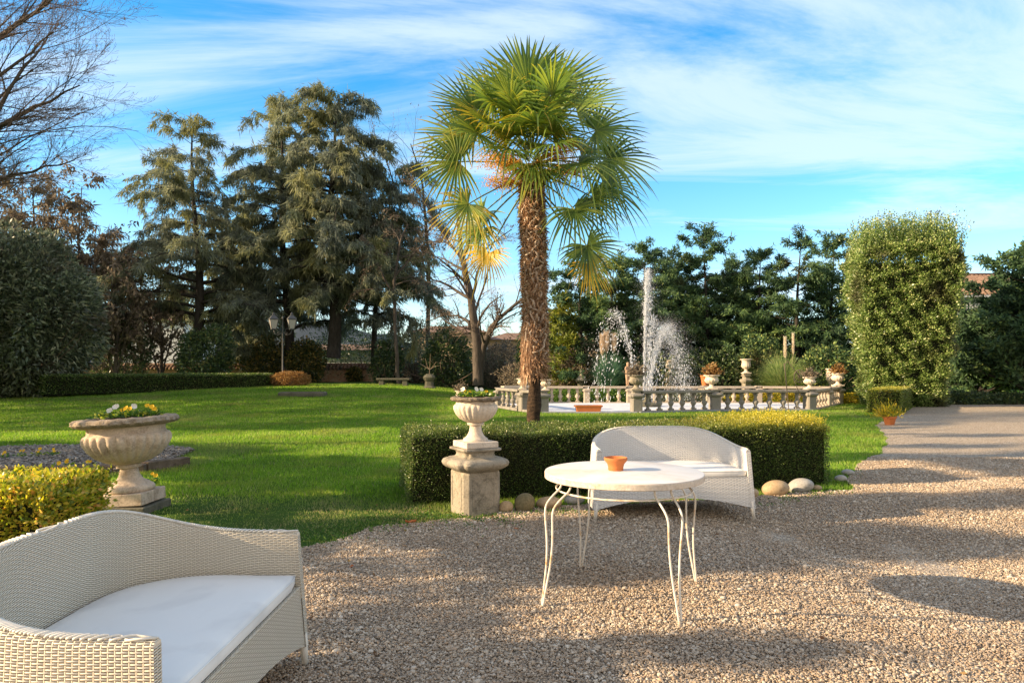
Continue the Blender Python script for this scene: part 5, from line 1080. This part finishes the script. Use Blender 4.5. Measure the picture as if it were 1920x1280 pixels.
cedar(60, 720, 36, 10.5, dome(4.0, 1.4), 50, 'browned spreading conifer rising behind the huge rounded shrub', 16, tr=.22, zlow=.25, spr=int(46 * FT), droop=.8, mat_='brown_cedar', sprlen=.34, sprw=.05)
cedar(185, 720, 39, 8.6, dome(3.2, 1.3), 44, 'smaller browned conifer between the huge shrub and the weeping cedar', 17, tr=.2, zlow=.3, spr=int(36 * FT), droop=.9, mat_='brown_cedar', sprlen=.34, sprw=.05)
# conifers behind the pool
conifs = [(1092, 33, 480, 2.0, 'conifer', 'bluish dark conifer closest to the palm trunk'), (1150, 35, 500, 2.0, 'conifer', 'dark conifer behind the cream plumes'), (1205, 34, 470, 2.1, 'conifer', 'conifer with flat spreading top directly behind the tall jet'),
          (1262, 36, 486, 1.9, 'conifer', 'dark narrow conifer behind the spray of the side jet'), (1322, 34, 446, 2.2, 'conifer', 'pointed conifer, tallest in the row behind the pool'), (1385, 36, 500, 2.0, 'conifer', 'dense low conifer below the reddish bare twigs'),
          (1430, 34, 478, 2.0, 'conifer', 'conifer with browned tips in the row behind the pool'), (1500, 33, 452, 2.2, 'conifer', 'conifer with open layered branches and gaps, behind the pampas grass'), (1560, 34, 458, 2.0, 'conifer', 'conifer pressed against the tall laurel block')]
for i, (px, d, ptop, w_, mm, lb) in enumerate(conifs):
    x = xat(px, d); hh = zat(ptop, d) - g1(x, d)
    cedar(px, 720, d, hh, (lambda w__: (lambda q: w__ * (1 - q) ** .5 * (1.0 if q > .12 else .8) + .35))(w_ * 1.12), 72 if i != 7 else 38, lb, 40 + i, tr=.16, zlow=.02 if i != 7 else .12, spr=int(165 * FT), droop=.15 + .1 * (i % 3), mat_=mm, sprlen=.16 + .03 * (i % 2), limb_up=.2 + .12 * (i % 3), name='conifer_tree', sprw=.048)
cedar(1062, 720, 32, zat(560, 32), lambda q: 1.1 * (1 - q) ** .6 + .15, 46, 'small golden green conifer just past the palm trunk', 60, tr=.1, zlow=.02, spr=int(70 * FT), droop=.1, mat_='gold_conifer', sprlen=.22, limb_up=.6, name='conifer_tree')
for i, (px, d, ptop, w_, lb) in enumerate([(1838, 29, 600, 1.4, 'dark green conifer filling the gap beside the tall laurel'), (1932, 28, 490, 1.7, 'bright topped conifer near the tiled roof'), (1935, 27, 470, 2.4, 'dark conifer at the edge of the gravel, farthest from the fountain'), (2060, 27, 480, 2.3, 'dark conifer beyond the right edge of the view, first along the gravel'), (2200, 26, 500, 2.3, 'dark conifer beyond the right edge of the view, second along the gravel'), (1765, 33, 560, 1.7, 'dark conifer mostly hidden behind the tall laurel')]):
    cedar(px, 755, d, zat(ptop, d), (lambda w__: (lambda q: w__ * (1 - q) ** .5 + .3))(w_), 60, lb, 70 + i, tr=.16, zlow=.01, spr=int(130 * FT), droop=.1, mat_='conifer', sprlen=.18, limb_up=.45, name='conifer_tree')

def shrub(px, pb, d, ptop, wpx, m_, n, ll, lw, label, seed, name='shrub', clump=.28, depth=.8, group='shrubs along the back wall', x=None, zbase=None, fill=.5, flatb=.0):
    r = np.random.default_rng(seed); x = xat(px, d) if x is None else x; b0 = g1(x, d) if zbase is None else zbase; hz = zat(ptop, d) - b0; rx = wpx / 2 / F * d; t = empty(name, (x, d, b0), label, 'shrub', group)
    n = int(n * FOL); U = unit_dirs(n, r); lump = 1 + clump * vnoise(U, 2.6, seed) + .5 * clump * vnoise(U, 7, seed + 1); rr = 1 - np.abs(r.normal(0, .16, n)) - (r.random(n) < fill * .4) * r.uniform(0, .5, n)
    P = U * (lump * rr)[:, None] * np.array([rx, rx * depth, hz * .56]); P[:, 2] += hz * .46; P = P[P[:, 2] > 0.02]; U = U[:len(P)]
    D = P / np.array([rx, rx * depth, hz * .5]) * .8; D[:, 2] -= .6; D = D + unit_dirs(len(P), r) * .8
    leaves_obj('leaves', leaf_quads(P, D, ll * r.uniform(.6, 1.3, len(P)), lw * r.uniform(.7, 1.3, len(P)), droop=.1, r=r), M[m_], t, r=r)
    br = []
    for i in range(16): e = unit_dirs(1, r)[0]; e[2] = abs(e[2]) + .4; e /= np.linalg.norm(e); br.append((branch_path((r.normal(0, .1), r.normal(0, .1), -.05), e, hz * .75, r, 6, .12), np.linspace(.05, .008, 6)))
    tube_set('stems', br, M['twig'], t, 4); return t
shrub(18, 745, 27.0, 430, 300, 'olive', 52000, .26, .075, 'huge rounded grey green shrub at the edge of the lawn', 21, clump=.16, group='shrubs at the lawn edge', fill=.7)
shrub(-130, 745, 25.5, 380, 260, 'olive', 22000, .26, .075, 'second grey green shrub behind the huge rounded one', 22, clump=.2, group='shrubs at the lawn edge')
shrub(385, 725, 37, 612, 108, 'dark_shrub', 9000, .17, .09, 'rounded near black green bush behind the far clipped hedge', 23)
shrub(232, 725, 38, 600, 90, 'dark_shrub', 5200, .2, .06, 'dark shrub at the shoulder of the huge rounded shrub', 24)
shrub(545, 728, 33.5, 697, 72, 'russet', 5200, .10, .035, 'low orange russet bush at the foot of the lamp post', 25, clump=.15)
shrub(508, 728, 34.5, 706, 44, 'olive', 1800, .12, .04, 'small grey green bush beside the orange russet one', 26)
shrub(572, 724, 42, 640, 70, 'ivy', 6000, .16, .11, 'sunlit ivy covered bush between lamp post and thick cedar trunk', 27)
shrub(505, 724, 43, 640, 100, 'ivy', 8000, .16, .11, 'ivy covered bush on the other side of the lamp post', 28)
shrub(728, 722, 40, 640, 60, 'dark_shrub', 4000, .17, .09, 'dark bush in front of the brick wall above the stone bench', 29)
shrub(665, 721, 43.5, 690, 26, 'ivy', 3200, .15, .1, 'loose half lit climber on the brick wall beside the thick trunk', 30, fill=1)
shrub(838, 722, 39, 618, 92, 'dark_shrub', 9000, .17, .08, 'dark bush between the old stone plinth and the bare tree', 33)
shrub(780, 722, 42, 600, 70, 'olive', 3000, .2, .06, 'sparse shrub rising above the wall beside the tan house', 34, fill=1)
shrub(945, 722, 41, 640, 100, 'brown_leaf', 7000, .12, .07, 'russet brown hedge behind the bare tree trunk', 35)
shrub(905, 722, 43, 655, 90, 'dark_shrub', 4000, .16, .08, 'dark shrub beyond the bare tree trunk', 36)
shrub(1010, 722, 38, 600, 90, 'dark_shrub', 7000, .16, .08, 'dark shrub directly behind the palm trunk', 37)
shrub(1010, 724, 34, 672, 150, 'brown_leaf', 5000, .12, .06, 'low brown hedge seen past the lower palm trunk', 38)
shrub(1085, 722, 32, 640, 120, 'brown_leaf', 5600, .12, .06, 'brownish twiggy shrub behind the small stone lantern', 39)
shrub(1430, 722, 31.8, 640, 120, 'conifer', 6500, .17, .07, 'mid green bush behind the tall urn on its pedestal', 41)
shrub(1545, 722, 31, 650, 110, 'conifer', 6500, .17, .07, 'dark green bush behind the urn with reddish plant', 42)
shrub(1225, 722, 32.5, 668, 150, 'dark_shrub', 6000, .16, .07, 'low dark bush beyond the fountain', 43)
shrub(1340, 722, 32.5, 660, 120, 'dark_shrub', 5000, .16, .07, 'low dark bush behind the terracotta pot on its pedestal', 44)
shrub(1600, 750, 26.9, 737, 90, 'yellow_cover', 3600, .09, .03, 'low yellow ground cover at the corner of the balustrade', 45, group='low plants round the pool')
shrub(1480, 757, 27.6, 738, 260, 'yellow_cover', 6500, .09, .03, 'yellow bed of low plants behind the far balustrade', 46, group='low plants round the pool', depth=.25)
shrub(1095, 757, 28.0, 730, 240, 'weed', 7000, .10, .04, 'green low planting behind the far balustrade beyond the trough', 47, group='low plants round the pool', depth=.2)
shrub(1290, 757, 28.0, 738, 200, 'olive', 5000, .10, .04, 'dull low planting behind the fountain jets', 48, group='low plants round the pool', depth=.2)
shrub(1790, 762, 26.6, 735, 150, 'dark_shrub', 5000, .12, .05, 'dark low ground plants along the far edge of the gravel', 49, group='low plants by the gravel', depth=.3)
shrub(1900, 760, 26.6, 738, 120, 'dark_shrub', 3600, .12, .05, 'dark low plants under the conifer at the gravel end', 50, group='low plants by the gravel', depth=.3)

for i, (px, d, ptop, w_, lb) in enumerate([(690, 48, 612, 280, 'wide dark thicket beyond the brick wall under the broad cedar'), (1130, 38, 560, 170, 'dense dark conifer thicket behind the cream plumes'), (1250, 39, 545, 190, 'dense dark conifer thicket behind the fountain jets'), (1370, 39, 555, 190, 'dense dark conifer thicket behind the tallest pointed conifer'), (1470, 38, 590, 150, 'low conifer thicket closing the gap behind the open layered conifer'), (1565, 37, 560, 130, 'conifer thicket beside the tall laurel block')]):
    shrub(px, 720, d, ptop, w_, 'dark_shrub' if i == 0 else 'conifer', 9000, .22, .07, lb, 140 + i, clump=.3)
def bare(name, base, trunk, levels, label, m_, seed, leaves=None, up=.25, cat='tree', group='bare winter trees', tips=1.0):
    """trunk: list of (pts, r0, r1); levels: (count, length factor, radius factor, angle)"""
    r = np.random.default_rng(seed); t = empty(name, base, label, cat, group); paths = []; cur = []
    for P, r0, r1 in trunk:
        P = np.array(P, float); q = np.linspace(0, 1, 14); idx = q * (len(P) - 1); Pi = np.stack([np.interp(idx, range(len(P)), P[:, k]) for k in range(3)], -1); Pi[1:-1] += r.normal(0, .03, (12, 3)); Rr = np.linspace(r0, r1, 14); paths.append((Pi, Rr)); cur.append((Pi, Rr))
    main = list(paths); fine = []; tipP = []
    for li, (cnt, lf, rf, ang, lmin) in enumerate(levels):
        nx = []
        for Pi, Rr in cur:
            L_ = np.linalg.norm(np.diff(Pi, axis=0), axis=1).sum(); K = len(Pi); c_ = cnt if isinstance(cnt, int) else max(2, int(L_ * cnt))
            for j in range(c_):
                s = (lmin + (1 - lmin) * (j + r.random()) / c_) * (K - 1); k = min(int(s), K - 2); f = s - k; p = Pi[k] * (1 - f) + Pi[k + 1] * f; d = Pi[k + 1] - Pi[k]; d /= np.linalg.norm(d); e = unit_dirs(1, r)[0]; e = e - d * (e @ d); e /= np.linalg.norm(e)
                a = ang * r.uniform(.7, 1.3); dn = d * math.cos(a) + e * math.sin(a); rr = (Rr[k] * (1 - f) + Rr[k + 1] * f) * rf * r.uniform(.7, 1.1); ln = L_ * lf * r.uniform(.5, 1.25) * (1.15 - .6 * s / (K - 1)); kk = 7 if li < 2 else 5
                Q = branch_path(p, dn, ln, r, kk, .11, up=up); q = (Q, np.linspace(rr, max(rr * .25, .0028), kk)); nx.append(q); (main if li < 1 else fine).append(q)
        cur = nx
    tube_set('trunk', main, M[m_], t, 8); tube_set('branches', fine, M[m_ if m_ == 'bark_grey' and False else 'twig'], t, 3)
    if leaves:
        mm, per, ll = leaves; E = np.concatenate([q[0][2:] for q in cur]); k = r.random(len(E)) < per; E = E[k]; n = len(E); D = unit_dirs(n, r); D[:, 2] -= .8; leaves_obj('leaves', leaf_quads(E, D, ll * r.uniform(.6, 1.3, n), ll * .5, droop=.2, r=r), M[mm], t, r=r)
    return t
def W3(px, py, d, o): return (xat(px, d) - o[0], d - o[1], zat(py, d) - o[2])
# bare tree right of the cedars
d = 36; o_ = (xat(897, d), d, g1(xat(897, d), d))
bare('bare_tree', o_, [([W3(897, 722, d, o_), W3(893, 640, d, o_), W3(880, 540, d, o_), W3(866, 480, d, o_), W3(858, 400, d + .5, o_)], .30, .07), ([W3(897, 700, d, o_), W3(905, 655, d, o_), W3(922, 610, d - .5, o_), W3(945, 590, d - 1, o_), W3(985, 555, d - 1.4, o_), W3(1010, 510, d - 1.5, o_)], .2, .03),
                        ([W3(893, 640, d, o_), W3(878, 600, d, o_), W3(845, 590, d + .4, o_), W3(800, 600, d + 1, o_)], .11, .02), ([W3(884, 560, d, o_), W3(900, 500, d, o_), W3(915, 460, d, o_), W3(960, 430, d, o_)], .08, .02),
                        ([W3(868, 490, d, o_), W3(830, 440, d, o_), W3(795, 380, d, o_), W3(770, 330, d, o_)], .07, .02)],
     [(15, .38, .5, .8, .15), (9, .5, .5, .7, .15), (6, .5, .55, .7, .15)], 'bare leafless tree with forked grey trunk between the cedars and the palm', 'bark_grey', 81, leaves=('brown_leaf', .10, .10), up=.1)
# wispy bare tree behind the palm crown
d = 44; o_ = (xat(800, d), d, g1(xat(800, d), d))
bare('bare_tree', o_, [([W3(800, 722, d, o_), W3(805, 560, d, o_), W3(800, 420, d, o_), W3(790, 330, d, o_), W3(770, 270, d, o_)], .16, .03), ([W3(805, 520, d, o_), W3(760, 420, d, o_), W3(725, 300, d, o_), W3(690, 250, d, o_)], .08, .02)],
     [(12, .34, .5, .6, .25), (6, .5, .5, .6, .2), (4, .5, .6, .6, .2)], 'faint leafless tree with thin twigs showing between the broad cedar and the palm crown', 'bark_grey', 82, leaves=('brown_leaf', .25, .10), up=.2)
# weeping brown twigs over the wall
d = 38; o_ = (xat(745, d), d, g1(xat(745, d), d))
bare('weeping_tree', o_, [([W3(748, 722, d, o_), W3(742, 640, d, o_), W3(738, 540, d, o_), W3(750, 450, d, o_), W3(765, 420, d, o_)], .12, .04), ([W3(740, 560, d, o_), W3(700, 480, d, o_), W3(670, 450, d, o_)], .06, .02), ([W3(740, 520, d, o_), W3(790, 460, d, o_), W3(820, 450, d, o_)], .06, .02)],
     [(14, .32, .5, 1.0, .4), (8, .55, .5, .7, .2), (5, .5, .6, .5, .2)], 'weeping tree with hanging brown leafless twigs in front of the thick cedar', 'bark_grey', 83, leaves=('brown_leaf', .4, .11), up=-.9)
# large bare tree outside the left edge, limbs reaching in
d = 15; o_ = (xat(-420, d), d, g1(xat(-420, d), d))
bare('bare_tree', o_, [([W3(-420, 800, d, o_), W3(-400, 600, d, o_), W3(-380, 400, d, o_), W3(-300, 200, d, o_), W3(-220, -100, d, o_)], .24, .08), ([W3(-395, 420, d, o_), W3(-200, 330, d, o_), W3(-60, 260, d, o_), W3(60, 205, d, o_), W3(150, 160, d, o_)], .12, .012), ([W3(-395, 450, d, o_), W3(-180, 380, d, o_), W3(20, 330, d, o_), W3(140, 300, d, o_)], .09, .01),
                        ([W3(-380, 330, d, o_), W3(-200, 190, d, o_), W3(-40, 90, d, o_), W3(60, 30, d, o_), W3(130, -30, d, o_)], .12, .012), ([W3(-310, 200, d, o_), W3(-150, 60, d, o_), W3(-20, -40, d, o_), W3(80, -120, d, o_)], .10, .012), ([W3(-390, 380, d, o_), W3(-240, 250, d - 1, o_), W3(-100, 200, d - 1, o_), W3(30, 120, d - 1, o_), W3(100, 60, d - 1, o_)], .08, .01), ([W3(-380, 300, d, o_), W3(-200, 120, d + 1, o_), W3(-80, 20, d + 1, o_), W3(20, -60, d + 1, o_)], .09, .012), ([W3(-395, 500, d, o_), W3(-200, 420, d, o_), W3(-60, 300, d - 1, o_), W3(40, 130, d - 1, o_), W3(90, 70, d, o_)], .09, .012)],
     [(20, .36, .40, .5, .15), (12, .46, .48, .5, .12), (8, .42, .6, .55, .1)], 'large bare winter tree whose fine branches reach into the sky from the near left', 'bark_grey', 84, leaves=('brown_leaf', .012, .06), up=.12)
# brown leaved trees behind the big shrub
for i, (px, d, ptop, sp_, lb) in enumerate([(150, 36, 350, 1, 'thin brown leaved tree behind the huge rounded shrub'), (215, 37, 480, 1, 'small brown tree between the shrub and the weeping cedar'), (40, 38, 330, 1, 'taller brown twiggy tree behind the huge rounded shrub'), (262, 39, 520, 0, 'slim dark stemmed tree standing alone before the far white house'), (300, 40, 500, 0, 'second slim bare tree before the far white house, nearest the cedar')]):
    o_ = (xat(px, d), d, g1(xat(px, d), d)); hh = zat(ptop, d) - o_[2]
    bare('thin_tree', o_, [([(0, 0, 0), (.15, 0, hh * .35), (-.1, 0, hh * .7), (.1, 0, hh)], .12, .02), ([(0, 0, .3), (-.5, 0, hh * .3), (-.9, .3, hh * .6)], .07, .015), ([(.1, 0, .5), (.7, 0, hh * .4), (1.0, -.3, hh * .75)], .06, .015)], [(14, .36, .5, .8, .15), (7, .5, .5, .7, .2), (5, .5, .6, .7, .1)], lb, 'bark_grey', 90 + i, leaves=('brown_leaf', 1.0 if sp_ else .35, .22), up=.05, group='thin trees at the back of the garden')

# ================================================================== lamp post, wall, houses, hills, stones
d = 34; x = xat(530, d); b0 = g1(x, d); t = empty('lamp_post', (x, d, b0), 'grey iron lamp post with two lanterns standing at the lawn edge before the cedars', 'lamp post')
hh = zat(598, d) - b0
MB().lathe([(.10, 0), (.10, .15), (.06, .2), (.05, .6), (.055, .62), (.035, .68), (.033, hh * .8), (.045, hh * .81), (.03, hh * .83), (.028, hh), (.05, hh + .03), (.01, hh + .15)], 12).build('pole', M['black_metal'], t)
for sg, lbz in ((-1, 612), (1, 606)):
    mb = MB(); mb.tube([(0, 0, hh - .65), (sg * .22, 0, hh - .80), (sg * .40, 0, hh - .72), (sg * .45, 0, hh - .52)], .02, 6); mb.tube([(sg * (.24 + .11 * math.cos(a)), 0, hh - .58 + .11 * math.sin(a)) for a in np.linspace(0, 5, 16)], .014, 5); mb.build('scroll_arm', M['black_metal'], t)
    ln = empty('lantern', (sg * .45, 0, hh - .52)); ln.parent = t; ln.rotation_euler = (0, 0, .5)
    MB().loft([(1, 1), (-1, 1), (-1, -1), (1, -1)], [(.11, .05), (.19, .48)]).build('glass', M['milk_glass'], ln)
    mb = MB(); mb.loft([(1, 1), (-1, 1), (-1, -1), (1, -1)], [(.03, -.02), (.12, .0), (.12, .045)]); mb.loft([(1, 1), (-1, 1), (-1, -1), (1, -1)], [(.21, .485), (.22, .52), (.10, .68), (.05, .72), (.06, .76), (.01, .86)])
    for sx in (-1, 1):
        for sy in (-1, 1): mb.tube([(.115 * sx, .115 * sy, .04), (.197 * sx, .197 * sy, .49)], .014, 4)
    mb.build('lantern_frame', M['black_metal'], ln)

d = 44.5; xa, xb = xat(-100, d), xat(1075, d); t = empty('brick_wall', (xa, d, .5), 'old brick garden wall with sloping tile coping running behind the trees', 'wall')
wz = zat(693, d) - .5; MB().box(0, xb - xa, -.2, .2, -.6, wz).build('brickwork', M['brick'], t)
mb = MB(); n = int((xb - xa) / .24)
mb.box(-.05, xb - xa + .05, -.34, .34, wz + .002, wz + .06)
for i in range(n):
    x = i * .24 + .12
    for sg in (-1, 1): mb.tube([(x, 0, wz + .30), (x, sg * .42, wz + .06)], [.085, .1], 6)
mb.tube([(0, 0, wz + .32), (xb - xa, 0, wz + .32)], .11, 7); mb.build('tile_coping', M['tiles'], t)
def house(px0, px1, d, pe, pr, m_, label, depth=8, wins=(), base=-2, hip=True):
    x0, x1 = xat(px0, d), xat(px1, d); t = empty('house', ((x0 + x1) / 2, d, 0), label, 'house', 'houses beyond the garden'); w_ = (x1 - x0) / 2; ze, zr = zat(pe, d), zat(pr, d)
    MB().box(-w_, w_, 0, depth, base, ze).build('wall', m_, t); ov = .5; rl = w_ * .45 if hip else 0
    V = [(-w_ - ov, -ov, ze - .05), (w_ + ov, -ov, ze - .05), (w_ + ov, depth + ov, ze - .05), (-w_ - ov, depth + ov, ze - .05), (-w_ + rl, depth / 2, zr), (w_ - rl, depth / 2, zr)]
    MB().add(V, [(0, 1, 5, 4), (1, 2, 5), (2, 3, 4, 5), (3, 0, 4), (3, 2, 1, 0)], smooth=False).build('roof', M['tiles'], t)
    for (a, b, c, e) in wins:
        fx = xat(a, d) - (x0 + x1) / 2; gx_ = xat(b, d) - (x0 + x1) / 2; z1, z0 = zat(c, d), zat(e, d); o = MB().box(fx - .08, gx_ + .08, -.06, -.003, z0 - .08, z1 + .08).build('window', m_, t); MB().box(fx, gx_, -.075, -.0605, z0, z1).build('pane', M['window_glass'], o)
    return t
house(772, 905, 62, 622, 606, M['tan_wall'], 'tan rendered house with low tiled roof beyond the wall, near the bare tree', wins=[(800, 812, 634, 656), (842, 854, 634, 656)])
house(205, 345, 75, 600, 578, M['white_paint_wall'], 'pale house with brown roof seen between the shrub and the weeping cedar', wins=[(235, 247, 616, 640), (285, 297, 616, 640)])
house(540, 765, 52, 655, 643, M['white_paint_wall'], 'long low whitewashed building just behind the brick wall', depth=5, wins=[(700, 716, 662, 676)])
house(915, 1060, 68, 636, 620, M['tan_wall'], 'tan house farther along beyond the palm trunk', wins=[(940, 950, 645, 660)])
d = 46; x0, x1 = xat(1775, d), xat(1990, d); t = empty('house', ((x0 + x1) / 2, d, 0), 'house with ribbed red brown tiled roof showing above the conifers beside the tall laurel', 'house', 'houses beyond the garden'); w_ = (x1 - x0) / 2
ze, zr = zat(553, d), zat(500, d); MB().box(-w_ + .3, w_, 0, 9, -1, ze).build('wall', M['white_paint_wall'], t)
mb = MB(); mb.add([(-w_, -.6, ze - .1), (w_, -.6, ze - .1), (w_, 4.5, zr), (-w_, 4.5, zr), (-w_, 10, ze - .1), (w_, 10, ze - .1)], [(0, 1, 2, 3), (3, 2, 5, 4)], smooth=False)
n = int(2 * w_ / .3)
for i in range(n): xx = -w_ + .15 + i * .3; mb.tube([(xx, -.62, ze - .05), (xx, 4.5, zr + .05)], .085, 6)
mb.tube([(-w_, 4.5, zr + .08), (w_, 4.5, zr + .08)], .13, 8); mb.build('roof', M['tiles'], t); MB().box(-w_, w_, -.72, -.6, ze - .22, ze - .08).build('gutter', M['white_paint_wall'], t)
xs = np.linspace(-900, 500, 90); prof = 38 + 16 * np.sin(xs / 120 + 1.4) + 9 * np.sin(xs / 47) + 4 * np.sin(xs / 17); prof = np.where(xs > -100, prof * .55, prof)
V = []
for j, (f, yy) in enumerate(((0, 520), (.6, 560), (1.0, 640), (.8, 760), (0, 900))):
    for i in range(90): V.append((xs[i], yy, prof[i] * f * (1 + .05 * math.sin(i * 1.7 + j)) - 1))
o = obj_np('hills', V, [(j * 90 + i, j * 90 + i + 1, (j + 1) * 90 + i + 1, (j + 1) * 90 + i) for j in range(4) for i in range(89)], M['hill'], smooth=True); tag(o, kind='structure')

# stone slab feature on the lawn, bench, plinth with dead stem
d = 27.0; x = xat(568, d); b0 = g1(x, d); t = empty('stone_trough', (x, d, b0 - .02), 'low mossy round edged stone trough lying on the far lawn', 'trough')
MB().loft(wavy_plan(40, 6, 0), [(.86, 0), (.90, .05), (.90, .16), (.86, .20), (.80, .20), (.78, .12), (.2, .12)]).build('basin', M['slab'], t, bevel=.01).scale = (1, .5, 1)
d = 35; x = xat(738, d); b0 = g1(x, d); t = empty('stone_bench', (x, d, b0), 'low dark stone bench in front of the dark bush by the wall', 'bench'); MB().box(-.85, .85, -.22, .22, .30, .40).build('seat', M['slab'], t, bevel=.02)
for sg in (-1, 1): MB().box(sg * .6 - .12, sg * .6 + .12, -.18, .18, -.02, .298).build('support', M['slab'], t, bevel=.02)
d = 34; x = xat(805, d); b0 = g1(x, d); t = empty('stone_plinth', (x, d, b0), 'worn carved stone plinth with pale bare twigs on top near the bare tree', 'plinth')
MB().loft(wavy_plan(48, 4, .15), [(.32, 0), (.32, .08), (.22, .14), (.20, .35), (.27, .48), (.30, .58), (.24, .66), (.16, .7), (.16, .74)]).build('carved_block', M['slab'], t, bevel=.01)
tube_set('twigs', [([(0, 0, .7), (.02, 0, .95), (dx * .5, 0, 1.1), (dx, 0, z)], [.02, .016, .012, .006]) for dx, z in ((-.45, 1.25), (-.2, 1.5), (.05, 1.75), (.35, 1.35), (.5, 1.15))], M['plume'], t, 5)

# ================================================================== added off-frame trees: leaves set along sun rays to shade chosen ground
Ln = np.array(L)
def in_ell(X, Y, c, rx, ry, rot=0):
    dx, dy = X - c[0], Y - c[1]; cr, sr = math.cos(rot), math.sin(rot); return ((dx * cr + dy * sr) / rx) ** 2 + ((-dx * sr + dy * cr) / ry) ** 2 < 1
LIT = [(1.7, 4.4, 7.2, 9.9, .72), (2.4, 4.4, 7.2, 9.9, .3), (.0, 1.35, 3.4, 4.8, .75), (1.2, 1.9, 6.5, 7.3, .6), (-.7, 0, 6.2, 6.9, 1.0), (-4.2, -3.1, 6.0, 7.2, .7), (-1, 1.6, 8, 10.6, 4.8), (-1, 1.6, 8, 10.6, 4.0), (-1, 1.6, 8, 10.6, 5.6), (0, .6, 9, 9.7, 2.5), (-6, -2.6, 4, 5.3, .5)]  # volumes kept clear of the added leaf shade
def shade_zone(n, r):
    """ground points meant to lie in shade"""
    out = []
    for (poly, dens) in SHADES:
        Pp = np.array([gp(*q) for q in poly]); lo, hi = Pp.min(0), Pp.max(0); area = (hi - lo).prod(); m = int(dens * area)
        q = r.uniform(lo, hi, (m, 2)); out.append(q[inpoly(q[:, 0], q[:, 1], Pp)])
    return np.concatenate(out)
r = np.random.default_rng(99)
G0 = shade_zone(0, r); G0 = G0[~np.isnan(G0[:, 0])]
gz0 = gz(G0[:, 0], G0[:, 1])
bad = np.zeros(len(G0), bool)
for (x0, x1, y0, y1, z) in LIT:
    X = G0[:, 0] - Ln[0] / -Ln[2] * z; Y = G0[:, 1] - Ln[1] / -Ln[2] * z; bad |= (X > x0) & (X < x1) & (Y > y0) & (Y < y1)
G0 = G0[~bad]; gz0 = gz0[~bad]; jit = r.uniform(0, 2.2, len(G0))
# meet each ray with the added tree row left of the view
ax, ay = -Ln[0] / -Ln[2], -Ln[1] / -Ln[2]     # per metre up along the ray
# row: x = -.78 y - 4.4 - jit ; point = (gx + ax*h, gy + ay*h)
hgt = (-(.78 * G0[:, 1] + 4.4 + jit) - G0[:, 0]) / (ax + .78 * ay)
Pc = np.stack([G0[:, 0] + ax * hgt, G0[:, 1] + ay * hgt, gz0 + hgt], -1); ok = (hgt > .25) & (hgt < 14); Pc = Pc[ok]
ID = np.round((Pc[:, 1] - 1.0) / 3.2).astype(int)
kinds = ['the nearest', 'the second', 'the third', 'the fourth', 'the fifth', 'the sixth', 'the seventh', 'the eighth', 'the ninth', 'the tenth']
for k in np.unique(ID):
    q = Pc[ID == k]
    if len(q) < 4: continue
    cy = 1.0 + 3.2 * k; cx = -.78 * cy - 5.5; b0 = g1(cx, cy); hh = q[:, 2].max()
    t = empty('added_shade_tree', (cx, cy, b0), 'unseen evergreen added to cast shade, ' + kinds[(k + 1) % 10] + ' in the row along the left side', 'tree', 'added shade trees outside the view'); q = q - np.array([cx, cy, b0]); m = 34
    n = len(q) * m; P = np.repeat(q, m, 0) + r.normal(0, .085, (n, 3)); leaves_obj('crown', leaf_quads(P, unit_dirs(n, r), .11, .06, r=r), M['laurel'], t, r=r)
    tube_set('trunk', [(np.array([(0, 0, -.1), (.1, 0, hh * .4), (0, .1, hh * .9)]), np.array([.16, .11, .03]))] , M['bark_dark'], t, 8)
